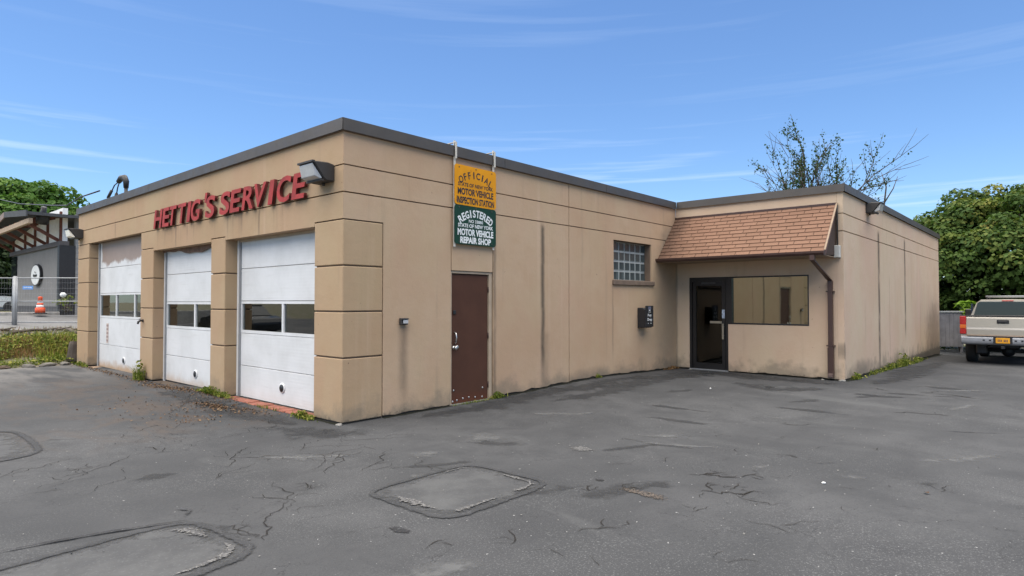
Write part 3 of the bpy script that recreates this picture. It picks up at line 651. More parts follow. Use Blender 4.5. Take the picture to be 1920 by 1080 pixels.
# ------------------------------------------------------------------ things on the building
def channel_sign():
    S = thing('wall_sign', 'red raised letters spelling the name of the service garage above the bays', 'sign', (0, 6.55, 3.05))
    spec = [('H', 6.57, .39), ('E', 6.12, .33), ('T', 5.83, .36), ('T', 5.38, .36), ('I', 4.93, .13), ('G', 4.77, .38), ("'", 4.22, .10), ('S', 4.14, .36), ('S', 3.57, .36), ('E', 3.18, .34), ('R', 2.75, .38), ('V', 2.40, .38), ('I', 1.90, .13), ('C', 1.66, .38), ('E', 1.21, .34)]
    sh = .22
    for ch, y, wd in spec:
        me = text_mesh(ch, 1, .022, .024)
        lo, hi = mbounds(me)
        if ch == "'": place(me, 0, .27, .085, .17)
        elif ch == 'I': place(me, 0, 0, wd, .365)
        else: place(me, 0, -.006 if ch in 'GSC' else 0, wd, .377 if ch in 'GSC' else .365)
        me.transform(Matrix(((1, sh, 0, 0), (0, 1, 0, 0), (0, 0, 1, 0), (0, 0, 0, 1))))
        me.transform(WEST(-.045, y-6.55, 0.005))
        me.materials.clear(); me.materials.append(RED); me.materials.append(REDS)
        for p in me.polygons: p.material_index = 0 if p.normal.x < -.9 else 1
        link('letter', me, None, S)
        for dz in (.06, .28): 
            pass
    return S
channel_sign()

def metal_sign(name, label, z0, z1, face, ink, rows, arch, hole_col):
    x0, x1 = 1.935, 2.868; S = thing(name, label, 'sign', (x0, -.055, z0)); wd, ht = x1-x0, z1-z0
    bm = bmesh.new(); r = .05; pts = []
    for cx, cz, a0 in ((wd-r, r, -90), (wd-r, ht-r, 0), (r, ht-r, 90), (r, r, 180)):
        for k in range(5): a = R_(a0+22.5*k); pts.append((cx+r*math.cos(a), cz+r*math.sin(a)))
    prism('panel', pts, 'y', -.004, .0, face, S)
    mes = []
    for txt, zc, h, wfrac, bold in rows:
        me = text_mesh(txt, 1, bold); place(me, wd*(1-wfrac)/2, zc-h/2, wd*wfrac, h); mes.append(me)
    txt, rad, zc, h, span, cw, bold = arch
    n = len(txt)
    for i, ch in enumerate(txt):
        a = (i-(n-1)/2)/(n-1)*span; me = text_mesh(ch, 1, bold); lo, hi = mbounds(me); asp = (hi[0]-lo[0])/(hi[1]-lo[1])
        cwd = min(cw, asp*h*.9) if ch != 'I' else .026; place(me, -cwd/2, -h/2, cwd, h)
        me.transform(Matrix.Translation((wd/2+rad*math.sin(a), zc-rad+rad*math.cos(a), 0)) @ Matrix.Rotation(-a, 4, 'Z')); mes.append(me)
    join_meshes('lettering', mes, ink, SOUTH(0, -.0055, 0), S)
    for x, z in ((.10, .04), (wd-.10, .04), (.10, ht-.04), (wd-.10, ht-.04), (wd/2, ht-.03)):
        lathe('bolt', [(.012, 0), (.010, .004), (.004, .006)], (x, -.004, z), (0, -1, 0), hole_col, S, 8)
    return S
def signmat(name, a, rust):
    t = NT(name); col = t.mix(t.ramp(t.noise(2.5, 5), .35, .7), a, tuple(c*.85 for c in a)); p = t.xyz()
    k = t.ramp(t.noise(7, 5, .65, loc=(1, 0, 4)), .62, .72, 0, rust); col = t.mix(k, col, (.22, .07, .02))
    return t.fin(col, .5, 0, t.bump(t.noise(30, 3), .05, .003), spec=.2)
YEL = signmat('yellow_enamel', (.72, .30, .006), .75); GRN = signmat('green_enamel', (.010, .046, .028), .15)
INK = plain('black_ink', (.025, .016, .014), .5, bump=0); INKW = plain('white_ink', (.72, .74, .73), .5, bump=0)
metal_sign('inspection_sign', 'orange yellow metal sign with black lettering, the upper one over the brown door', 3.11, 3.735, YEL, INK,
  [('STATE OF NEW YORK', .325, .060, .84, .03), ('MOTOR VEHICLE', .215, .108, .86, .04), ('INSPECTION STATION', .078, .108, .90, .04)], ('OFFICIAL', .62, .495, .11, 1.12, .095, .022), BRONZE)
metal_sign('repair_shop_sign', 'dark green metal sign with white lettering, the lower one over the brown door', 2.495, 3.106, GRN, INKW,
  [('NO 33880', .375, .05, .34, .02), ('STATE OF NEW YORK', .30, .060, .84, .03), ('MOTOR VEHICLE', .195, .108, .86, .045), ('REPAIR SHOP', .072, .105, .74, .045)], ('REGISTERED', .60, .50, .12, 1.20, .08, .03), BRONZE)
for x, lb in ((1.955, 'pale steel hanger bar at the left edge of the two metal signs'), (2.825, 'pale steel hanger bar at the right edge of the two metal signs')):
    b = thing('hanger_bar', lb, 'bracket', (x, -.04, 2.09), group='bars that carry the metal signs')
    bm = bmesh.new(); bmbox(bm, -.019, .019, -.003, .010, .36, 2.0); bmbox(bm, -.017, .017, -.035, -.0245, 1.72, 1.965); bmobj('bar', bm, CREAM, b)
    bm = bmesh.new(); bmbox(bm, -.017, .017, -.0355, .35, 1.9655, 1.976); bmobj('roof_hook', bm, CREAM, b)

def wall_pack(label, mtx, s=1., lens=LENS):
    """body grows along local -x (out of the wall); y is left/right, z up"""
    o = thing('floodlight', label, 'floodlight', group='floodlights on the garage walls'); o.matrix_world = mtx @ Matrix.Scale(s, 4)
    prism('housing', [(-.001, -.11), (-.001, .115), (-.10, .135), (-.30, .125), (-.31, .11), (-.16, -.085), (-.12, -.11)], 'y', -.19, .19, BRONZE, o, .012)
    prism('lens', [(-.315, .10), (-.317, .09), (-.285, -.065), (-.20, -.095), (-.17, -.08)], 'y', -.165, .165, lens, o, .006)
    box('lens_hood', (-.335, -.29), (-.185, .185), (.108, .132), BRONZE, o); box('lens_lip', (-.205, -.16), (-.18, .18), (-.118, -.094), BRONZE, o)
    tube('mounting_nipple', [(-.05, 0, -.10), (-.05, 0, -.15)], .02, BRONZE, o)
    return o
wall_pack('dark floodlight with square grey lens beside the last red letter', Matrix.Translation((-.0, .39, 3.31)))
wall_pack('floodlight with milky white lens at the far left end of the front', Matrix.Translation((-.0, 11.80, 3.32)), 1., LENSW)
wall_pack('small dark floodlight high on the wing wall under its coping', Matrix.Translation((11.45, -3.70, 3.72)) @ Matrix.Rotation(R_(90), 4, 'Z'), .95, LENS)

# small fittings on the walls
o = thing('wall_light', 'small grey box light left of the brown steel door', 'wall light', (.985, 0, 1.32))
box('housing', (-.065, .065), (-.05, 0), (-.045, .05), BRONZE, o, .008); box('lens', (-.035, .055), (-.07, -.0505), (-.03, .028), LENS, o, .008); box('hood', (-.06, .06), (-.075, -.051), (.032, .045), BRONZE, o)
o = thing('hose_bib', 'small dark hose tap on the pillar between the left bays', 'tap', (0, 7.28, 1.21))
tube('pipe', [(0, 0, 0), (-.06, 0, 0), (-.09, 0, -.02), (-.10, 0, -.07)], [.02, .02, .022, .018], BRONZE, o); lathe('wheel', [(.03, 0), (.032, .008), (.01, .012)], (-.06, 0, .03), (0, 0, 1), BRONZE, o, 12); lathe('flange', [(.035, 0), (.035, .012), (.02, .016)], (-.001, 0, 0), (-1, 0, 0), BRONZE, o, 14)
# key box
o = thing('key_drop_box', 'black drop box with white lettering on the side wall below the glass blocks', 'drop box', (7.50, 0, 1.03))
prism('box_body', [(-.001, .0), (-.001, .44), (-.12, .44), (-.20, .40), (-.20, .03), (-.17, .0)], 'x', 0, .32, BLACKP, o, .008)
box('front_plate', (-.01, .33), (-.215, -.2005), (.02, .485), BLACKP, o, .005)
mes = []
for txt, zz, h, wd in (('Key', .235, .075, .16), ('Drop', .135, .08, .20)):
    me = text_mesh(txt, 1, .02); place(me, .16-wd/2, zz, wd, h); mes.append(me)
for q in ((.10, .22, .342, .35), (.13, .19, .375, .395), (.08, .11, .09, .105), (.19, .24, .095, .105)):
    bm = bmesh.new(); bmbox(bm, q[0], q[1], q[2], q[3], 0, .001); me = bpy.data.meshes.new('m'); bm.to_mesh(me); bm.free(); mes.append(me)
join_meshes('lettering', mes, INKW, SOUTH(0, -.2165, 0), o)
box('emblem', (.10, .22), (-.2168, -.2152), (.40, .465), plain('grey_blue_ink', (.13, .14, .20), .5, var=.5, nscale=30), o)
# meter box at the canopy end
o = thing('junction_box', 'pale grey junction box with conduit beside the canopy end', 'electrical box', (9.33, -3.60, 2.50))
box('case', (-.13, -.001), (-.055, .055), (0, .25), plain('pale_grey_plastic', (.50, .50, .47), .5), o, .008); tube('conduit', [(-.05, 0, .25), (-.05, 0, 1.02), (-.02, 0, 1.08)], .018, BRONZE, o)
# roof fittings
o = thing('roof_vent', 'pale mushroom vent cap standing on the wing roof', 'roof vent', (15.0, -.92, 3.68))
tube('vent_pipe', [(0, 0, 0), (0, 0, 1.22)], .07, GALV, o, 14); lathe('vent_cap', [(.12, 1.20), (.135, 1.22), (.125, 1.26), (.07, 1.30), (.02, 1.31)], (0, 0, 0), (0, 0, 1), plain('white_metal', (.42, .44, .45), .5), o, 16)
o = thing('service_mast', 'dark electric service mast with drooping cable ends above the left parapet', 'service mast', (1.0, 11.80, 3.68))
tube('mast_pipe', [(0, 0, 0), (0, 0, 1.08)], .045, BLACKP, o, 10)
tube('weather_head', [(0, 0, .98), (0, 0, 1.16), (-.02, .08, 1.27), (-.05, .22, 1.27), (-.09, .33, 1.17)], [.06, .075, .085, .08, .06], BLACKP, o, 12)
tube('cable_tail', [(-.09, .33, 1.17), (-.13, .5, 1.10), (-.16, .62, .95)], .016, BLACKP, o, 6); tube('cable_tail', [(-.07, .30, 1.18), (-.09, .38, 1.02), (-.10, .42, .86)], .016, BLACKP, o, 6)
for a, b in (((-.16, .62, .97), (-.21, .76, .77)), ((-.10, .42, .88), (-.115, .5, .68))): tube('cable_splice', [a, b], .04, BLACKP, o, 8)
tube('insulator_arm', [(0, .02, .80), (-.04, .22, .80)], .022, BLACKP, o, 8)
pts = [(1.0, 14.1, 4.86), (1.1, 16.5, 4.95), (1.2, 18.5, 4.90), (1.5, 22, 5.3), (1.6, 28, 6.0), (1.8, 34, 6.9)]
o = tube('overhead_cable', pts, .022, BLACKP, None, 6); tag(o, 'sagging dark overhead cable in front of the left trees', 'cable')

# ------------------------------------------------------------------ lot markings: patches, sealer bands, cracks
def ribbon(name, pts, wd, mat, parent, dz, seed=0, ragged=.35, sub=.06, taper=False):
    P = [Vector((p[0], p[1], 0)) for p in pts]; Q = []
    for a, b in zip(P, P[1:]):
        n = max(1, int((b-a).length/sub)); Q += [a.lerp(b, i/n) for i in range(n)]
    Q.append(P[-1]); V = []; r = random.Random(seed); off = r.uniform(0, 100)
    for i, p in enumerate(Q):
        t = (Q[min(i+1, len(Q)-1)] - Q[max(i-1, 0)]).normalized(); s = Vector((-t.y, t.x, 0))
        k = 1 if not taper else (.25 + .75*math.sin(math.pi*min(1, max(0, (i+.5)/len(Q)))))
        n1 = mnoise.noise(Vector((p.x*5+off, p.y*5, 1.3))); n2 = mnoise.noise(Vector((p.x*5+off, p.y*5, 9.7))); n3 = mnoise.noise(Vector((p.x*17+off, p.y*17, 4.7)))
        for sg, nn in ((1, n1), (0, 0), (-1, n2)):
            q = p + s*(sg*wd/2*k*(1+ragged*(nn*1.3+n3*.7))); V.append((q.x, q.y, H(q.x, q.y)+dz))
    Fc = []
    for i in range(len(Q)-1): Fc += [(3*i, 3*i+1, 3*i+4, 3*i+3), (3*i+1, 3*i+2, 3*i+5, 3*i+4)]
    o = raw(name, V, Fc, mat, parent); at = o.data.attributes.new('e', 'FLOAT', 'POINT'); n = len(Q)
    ev = np.tile([0., 1., 0.], n); ends = np.minimum(1, np.minimum(np.arange(n), n-1-np.arange(n))/4.) if taper else np.ones(n); at.data.foreach_set('value', (ev*np.repeat(ends, 3)).astype(np.float32)); return o
def blob(name, cx, cy, rx, ry, mat, parent, dz, seed=0, rag=.25, rot=0, sq=2.0, n=72):
    V = [(cx, cy, H(cx, cy)+dz)]; ca, sa = math.cos(rot), math.sin(rot)
    rings = 4
    for k in range(1, rings+1):
        for i in range(n):
            a = 2*math.pi*i/n; c, s = math.cos(a), math.sin(a); rr = (abs(c)**sq + abs(s)**sq)**(-1/sq)
            rr *= 1 + (rag*(mnoise.noise(Vector((c*1.7+seed, s*1.7, 2))) + .5*mnoise.noise(Vector((c*6+seed, s*6, 5))) + .3*mnoise.noise(Vector((c*15+seed, s*15, 8)))))*(k/rings)
            u, v = rx*rr*c*k/rings, ry*rr*s*k/rings; x, y = cx+u*ca-v*sa, cy+u*sa+v*ca; V.append((x, y, H(x, y)+dz))
    Fc = [(0, 1+i, 1+(i+1) % n) for i in range(n)]
    for k in range(rings-1):
        b = 1+k*n
        for i in range(n): Fc.append((b+i, b+n+i, b+n+(i+1) % n, b+(i+1) % n))
    o = raw(name, V, Fc, mat, parent); at = o.data.attributes.new('e', 'FLOAT', 'POINT'); at.data.foreach_set('value', np.concatenate([[1.], np.repeat([1., .8, .5, 0.], n)]).astype(np.float32)); return o
def ring_patch(cx, cy, rx, ry, rot, wd, seed, sq=4.5, part=(0, 1), chips=()):
    blob('asphalt_patch', cx, cy, rx, ry, PATCH, lot, .004, seed, .05, rot, sq)
    pts = []; ca, sa = math.cos(rot), math.sin(rot); N = 96
    for i in range(int(N*part[0]), int(N*part[1])+1):
        a = 2*math.pi*i/N; c, s = math.cos(a), math.sin(a); rr = (abs(c)**sq+abs(s)**sq)**(-1/sq); u, v = rx*rr*c, ry*rr*s
        pts.append((cx+u*ca-v*sa, cy+u*sa+v*ca))
    ribbon('sealer_band', pts, wd*1.0, SEAL, lot, .008, seed, .35, .03)
    for (a, b, ins, w_) in chips:
        pts = []
        for i in range(int(N*a), int(N*b)+1):
            t = 2*math.pi*i/N; c, s = math.cos(t), math.sin(t); rr = (abs(c)**sq+abs(s)**sq)**(-1/sq); u, v = (rx-ins)*rr*c, (ry-ins)*rr*s
            pts.append((cx+u*ca-v*sa, cy+u*sa+v*ca))
        ribbon('exposed_chippings', pts, w_, CHIPS, lot, .0115, seed+3, .9, .02, True)
ring_patch(-.90, -3.15, .62, .52, 0, .085, 3, 6.5, (0, 1), ((.80, 1.03, .09, .09), (.40, .62, .12, .14), (.63, .78, .09, .09), (.12, .2, .06, .04)))
ring_patch(-3.45, -2.75, .75, .50, .08, .10, 11, 5.5, (-.30, .55), ((.0, .14, .11, .11), (.80, .97, .09, .10)))
ribbon('sealer_band', [(-3.85, -1.95), (-3.4, -2.02), (-3.0, -2.14), (-2.72, -2.25)], .06, SEALD, lot, .012, 21, .5, .03, True)
ribbon('sealer_band', [(-2.75, -2.15), (-2.66, -2.0), (-2.72, -1.86)], .07, SEAL, lot, .008, 22, .6, .03, True)
ring_patch(-3.9, 1.95, 1.0, .95, -.03, .11, 17, 5.0, (-.2, .3), ())
def walk(x, y, ang, length, r, seg=.045):
    pts = [(x, y)]; L_ = 0; a = ang
    while L_ < length:
        a = ang + r.gauss(0, .55); d = seg*r.uniform(.5, 1.8); x += math.cos(a)*d; y += math.sin(a)*d; pts.append((x, y)); L_ += d
        ang += r.gauss(0, .10)
    return pts
def crack(x, y, ang, length, wd, seed, depth=2, kids=3):
    r = random.Random(seed); main = walk(x, y, ang, length, r)
    ribbon('crack', main, wd, CRACK, lot, .0045+.0004*(seed % 5), seed, .7, .025, True)
    if depth > 0:
        for b in range(kids):
            p = main[r.randrange(1, max(2, len(main)-1))]
            crack(p[0], p[1], ang + r.choice((-1, 1))*r.uniform(.5, 1.3), length*r.uniform(.25, .55), wd*.7, seed*7+b+1, depth-1, max(1, kids-1))
# forked clusters in the open lot: (x, y, angle, length, width, seed, depth, kids)
for q in [(.72, -4.42, -1.2, .55, .026, 1, 2, 4), (.30, -4.75, -1.0, .70, .026, 2, 2, 4), (-.12, -4.1, -1.2, .40, .022, 3, 2, 3), (-.05, -5.25, -1.4, .45, .014, 33, 2, 3), (-.30, -4.0, .2, .25, .024, 34, 1, 3),
          (5.72, -5.12, -1.25, .95, .040, 4, 0, 0), (8.4, -5.1, -1.2, 1.2, .05, 6, 1, 1), (8.6, -4.3, -2.4, .7, .035, 36, 0, 0), (3.9, -4.2, -1.0, .35, .028, 19, 1, 2), (2.05, -4.75, -1.0, .28, .018, 18, 1, 2), (1.2, -5.0, -.7, .2, .014, 17, 1, 2),
          (-2.62, -3.05, .75, 1.0, .016, 7, 2, 3), (-2.2, -2.6, .62, 1.1, .010, 8, 2, 3), (-3.1, -2.4, -.6, .20, .014, 38, 1, 2), (-1.1, -4.5, -.6, .4, .016, 14, 1, 3), (-2.0, -3.9, -.5, .3, .014, 15, 1, 2), (-1.6, -4.3, .5, .4, .012, 16, 1, 2)]: crack(*q)
# fine web of long cracks across the left of the lot
rw = random.Random(77)
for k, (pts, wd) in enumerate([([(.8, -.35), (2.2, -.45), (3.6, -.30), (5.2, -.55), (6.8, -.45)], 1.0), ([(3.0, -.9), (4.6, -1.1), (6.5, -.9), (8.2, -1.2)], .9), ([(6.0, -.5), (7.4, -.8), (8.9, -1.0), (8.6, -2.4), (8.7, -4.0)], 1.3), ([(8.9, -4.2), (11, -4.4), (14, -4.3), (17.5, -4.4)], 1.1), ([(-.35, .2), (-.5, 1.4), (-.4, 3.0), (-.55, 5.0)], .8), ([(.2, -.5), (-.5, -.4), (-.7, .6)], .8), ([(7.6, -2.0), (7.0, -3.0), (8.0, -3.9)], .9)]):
    ribbon('wall_foot_shade', pts, wd, SMEAR, lot, .0016+.0004*k, 500+k, .5, .12, True)  # broad dark smears that paint the ground shade along the walls
for k in range(34):
    x, y = rw.uniform(-3.6, -.5), rw.uniform(-2.2, 1.6)
    if x + y*.2 > -.4: continue
    crack(x, y, rw.choice((.55, .75, .9, -.75, 2.4)) + rw.gauss(0, .25), rw.uniform(.3, 1.1), rw.uniform(.008, .014), 100+k, 1, 2)
for k in range(22): crack(rw.uniform(-2.5, 3), rw.uniform(-6.3, -3.6), rw.uniform(-1.6, 1), rw.uniform(.12, .4), rw.uniform(.007, .012), 200+k, 1, 2)
# squeegee smears, pale scuffs and bare aggregate
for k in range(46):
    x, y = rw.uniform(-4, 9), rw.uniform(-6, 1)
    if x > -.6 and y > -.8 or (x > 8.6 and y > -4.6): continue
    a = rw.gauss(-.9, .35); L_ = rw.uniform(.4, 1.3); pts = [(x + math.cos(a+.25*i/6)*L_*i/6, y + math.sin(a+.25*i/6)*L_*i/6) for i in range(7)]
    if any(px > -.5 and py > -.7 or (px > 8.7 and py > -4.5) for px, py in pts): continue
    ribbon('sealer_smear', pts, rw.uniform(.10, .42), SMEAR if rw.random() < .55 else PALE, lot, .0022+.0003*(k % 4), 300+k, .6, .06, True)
blob('pothole', .96, -3.11, .12, .17, CHIPS, lot, .005, 5, .5); blob('pothole', -.02, -4.45, .08, .24, RUSTY, lot, .006, 9, .5)
blob('oil_spot', .08, -3.92, .035, .05, SEALD, lot, .005, 12, .3); blob('oil_spot', -1.85, -3.55, .05, .10, SEALD, lot, .005, 13, .5)
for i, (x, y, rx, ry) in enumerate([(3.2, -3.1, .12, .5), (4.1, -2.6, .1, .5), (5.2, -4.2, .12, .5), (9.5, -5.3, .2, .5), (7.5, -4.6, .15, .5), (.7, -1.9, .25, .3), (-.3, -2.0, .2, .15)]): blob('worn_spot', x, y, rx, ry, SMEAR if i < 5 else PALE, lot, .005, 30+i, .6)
ribbon('wall_gap', [(.64, -.018), (1.93, -.018)], .075, GAP, lot, .004, 61, .6, .05); ribbon('wall_gap', [(2.86, -.02), (5, -.02), (7, -.02), (9.3, -.02)], .09, GAP, lot, .004, 62, .7, .05); ribbon('wall_gap', [(-.02, .0), (-.02, .69)], .075, GAP, lot, .004, 63, .5, .05)
ribbon('wall_gap', [(9.30, -.02), (9.30, -.34)], .075, GAP, lot, .004, 64, .6, .05); ribbon('wall_gap', [(9.30, -1.3), (9.30, -3.7)], .075, GAP, lot, .004, 65, .7, .05); ribbon('wall_gap', [(9.3, -3.73), (15, -3.74), (22.2, -3.75)], .12, GAP, lot, .004, 66, .6, .05)

# ------------------------------------------------------------------ foliage builders
def leaf_mesh(name, P, N, size, mat, parent, aspect=.7, vals=None, fold=.25):
    """P, N: arrays of leaf centres and facing directions; one folded four-vertex leaf each"""
    n = len(P); N = N/np.linalg.norm(N, axis=1)[:, None]
    t = rng.normal(size=(n, 3)); t -= N*(t*N).sum(1)[:, None]; t /= np.linalg.norm(t, axis=1)[:, None]; b = np.cross(N, t)
    s = (size*rng.uniform(.65, 1.25, n))[:, None]
    V = np.empty((n, 4, 3)); V[:, 0] = P - t*s*.5; V[:, 1] = P + b*s*aspect*.5 + N*s*fold*.5; V[:, 2] = P + t*s*.5; V[:, 3] = P - b*s*aspect*.5 + N*s*fold*.5
    me = bpy.data.meshes.new(name); me.vertices.add(n*4); me.vertices.foreach_set('co', V.reshape(-1)); me.loops.add(n*6); me.polygons.add(n*2)
    base = np.arange(n)*4; idx = np.stack([base, base+1, base+2, base, base+2, base+3], 1).reshape(-1)
    me.loops.foreach_set('vertex_index', idx.astype(np.int32)); me.polygons.foreach_set('loop_start', (np.arange(n*2)*3).astype(np.int32))
    me.update(calc_edges=True); at = me.attributes.new('v', 'FLOAT', 'FACE')
    vals = rng.uniform(0, 1, n) if vals is None else vals
    at.data.foreach_set('value', np.repeat(vals, 2).astype(np.float32)); me.materials.append(mat)
    return link(name, me, None, parent)
def clumps(centers, radii, per, upbias=.35, shell=.55):
    P, N, W = [], [], []
    for c, r in zip(centers, radii):
        n = max(6, int(per*r*r)); d = rng.normal(size=(n, 3)); d /= np.linalg.norm(d, axis=1)[:, None]
        d[:, 2] = np.where(d[:, 2] < -.35, -d[:, 2], d[:, 2]); rr = r*(shell + (1-shell)*rng.uniform(0, 1, n)**.6)
        P.append(c + d*rr[:, None]*np.array([1, 1, .75])); nn = d + rng.normal(scale=.45, size=(n, 3)); nn[:, 2] += upbias; N.append(nn); W.append(np.full(n, rng.uniform(0, .45)))
    P, N, W = np.concatenate(P), np.concatenate(N), np.concatenate(W); return P, N, np.clip(W + rng.uniform(0, .6, len(P)), 0, 1)
def crown_points(c, rad, n, flat_bottom=-.6, seed=0, lump=.16):
    r = np.random.default_rng(seed); out = []
    while len(out) < n:
        d = r.normal(size=3); d /= np.linalg.norm(d)
        if d[2] < flat_bottom: continue
        k = 1 + lump*math.sin(3*d[0]+seed)*math.cos(4*d[1]+seed*2) + lump*.8*math.sin(5*d[2]+2*d[0]+seed)
        out.append(np.array(c) + d*np.array(rad)*k*r.uniform(.80, 1.0))
    return np.array(out)
def limbs_geo(base, top, tips, r0, seed=0):
    r = random.Random(seed); geos = []; base, top = Vector(base), Vector(top)
    tr = [base.lerp(top, k/5) + Vector((r.uniform(-.06, .06), r.uniform(-.06, .06), 0)) for k in range(6)]
    geos.append(tube_geo(tr, [r0*(1.15-.13*k) for k in range(6)], 9))
    for tp in tips:
        tp = Vector(tp); s = tr[r.choice((2, 3, 4, 5))]; m = s.lerp(tp, .5) + Vector((r.uniform(-.3, .3), r.uniform(-.3, .3), .25))
        geos.append(tube_geo([s, m, tp], [r0*.42, r0*.24, r0*.08], 6))
    return merge(geos)
def tree(name, label, base, height, crown_c, rad, ncl, clr, per, size, mat, seed, trunk_r=.2, top=None, inner=True, flat=-.6, group=None, lump=.16):
    o = thing(name, label, 'tree', base, group=group); cc = crown_points(crown_c, rad, ncl, flat, seed, lump)
    V, Fc = limbs_geo((0, 0, -.3), (crown_c[0]*.7, crown_c[1]*.7, crown_c[2]), [tuple(p*.9+np.array(crown_c)*.1) for p in cc[::max(1, ncl//14)]], trunk_r, seed)
    raw('trunk', V, Fc, BARK, o, True)
    P, N, W = clumps(cc, rng.uniform(clr*.7, clr*1.3, len(cc)), per)
    leaf_mesh('crown', P, N, size, mat, o, .8, W)
    if inner:   # foliage deeper in the crown, its shade put into darker leaf colours
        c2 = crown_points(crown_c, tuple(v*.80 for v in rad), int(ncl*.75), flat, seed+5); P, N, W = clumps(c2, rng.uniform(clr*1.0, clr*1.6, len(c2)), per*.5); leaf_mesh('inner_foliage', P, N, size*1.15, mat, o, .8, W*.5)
    return o
# big maple behind the pickup
mp_ = tree('maple_tree', 'big dense green maple tree behind the parked pickup', (28.4, -6.2, H(28.4, -6.2)), 7, (0, .6, 2.95), (3.6, 5.3, 3.25), 320, .72, 400, .175, MAPLE, 3, .28, flat=-.8, lump=.09)
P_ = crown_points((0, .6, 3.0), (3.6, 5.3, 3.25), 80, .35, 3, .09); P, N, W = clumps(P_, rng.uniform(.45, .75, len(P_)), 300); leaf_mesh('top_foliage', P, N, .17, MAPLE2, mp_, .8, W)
tree('maple_tree', 'second maple crown filling the right edge behind the pickup roof', (30.5, -11.5, H(30, -11)), 7, (0, 0, 3.2), (3.6, 4.2, 3.3), 150, .75, 260, .22, MAPLE, 13, .28, flat=-.8)
# left trees
tree('ash_tree', 'tall bright green tree behind the grey neighbouring building', (6.0, 45.2, 1.1), 9, (-1.2, 0, 4.6), (4.3, 3.9, 3.7), 130, .95, 150, .30, ASHL, 21, .3)
tree('ash_tree', 'smaller green tree between the grey building and the garage parapet', (9.2, 41.2, 1.1), 8, (0, 0, 4.6), (1.7, 1.7, 2.1), 34, .7, 190, .27, ASHL, 24, .2)
tree('dark_tree', 'dark low tree at the left edge beside the grey building', (1.6, 40.0, 1.1), 6, (0, 0, 2.6), (2.4, 2.4, 2.9), 90, .8, 180, .27, DARKL, 27, .2, flat=-.9)

# sparse tree above the wing roof
def sparse_tree():
    o = thing('sparse_tree', 'thin half bare tree rising behind the wing roof', 'tree', (31.7, 3.5, -.4)); r = random.Random(5); geos = []; tips = []
    def grow(p, d, ln, rad, lvl):
        n = 4; pts = [p]; q = p.copy(); dd = d.copy()
        for i in range(n):
            dd = (dd + Vector((r.gauss(0, .10), r.gauss(0, .10), .06))).normalized(); q = q + dd*(ln/n); pts.append(q.copy())
        geos.append(tube_geo(pts, [rad*(1-.16*i) for i in range(n+1)], 6))
        if lvl >= 2: tips.append((pts, lvl))
        if lvl < 4:
            for k in range(3):
                i = r.choice((2, 3, 4)); a = r.uniform(0, 6.28); sp = r.uniform(.35, .75)
                perp = dd.orthogonal().normalized(); perp = (Matrix.Rotation(a, 3, dd) @ perp)
                grow(pts[i], (dd + perp*sp).normalized(), ln*r.uniform(.55, .8), rad*.55, lvl+1)
    geos.append(tube_geo([(0, 0, 0), (.05, -.05, 2.4), (0, 0, 4.9)], [.24, .20, .15], 8))
    for a, sp in ((0.3, .40), (1.2, .50), (2.1, .38), (3.0, .55), (4.0, .42), (5.0, .55), (5.7, .45), (3.6, .2), (.8, .22), (2.4, .6)): grow(Vector((0, 0, 4.4)), Vector((math.cos(a)*sp, math.sin(a)*sp, 1)).normalized(), 3.1, .085, 1)
    V, Fc = merge(geos); raw('branches', V, Fc, BARK, o, True)
    P = []
    for pts, lvl in tips:
        if r.random() < .6: continue
        for k in range(26 if lvl > 2 else 14):
            i = r.randrange(len(pts)-1); q = pts[i].lerp(pts[i+1], r.random()); P.append(q + Vector((r.gauss(0, .09), r.gauss(0, .09), r.gauss(0, .10))))
    P = np.array([p[:] for p in P]); leaf_mesh('leaves', P, rng.normal(size=P.shape), .125, leaf_mat('thin_dark_leaves', (.015, .035, .012), (.035, .07, .02), (.07, .11, .03)), o, .7)
    # the bare fork standing off to the right
    g2 = [tube_geo([(1.9, -3.2, 4), (2.0, -3.3, 6.6), (2.15, -3.45, 8.2), (2.05, -3.25, 9.0)], [.06, .05, .035, .012], 6), tube_geo([(2.06, -3.35, 7.3), (2.3, -3.75, 8.1), (2.4, -3.95, 8.75)], [.035, .025, .01], 6), tube_geo([(0, 0, .5), (1.2, -2.0, 2.6), (1.9, -3.2, 4.1)], [.09, .08, .06], 6)]
    V, Fc = merge(g2); raw('bare_branch', V, Fc, BARK, o, True)
sparse_tree()

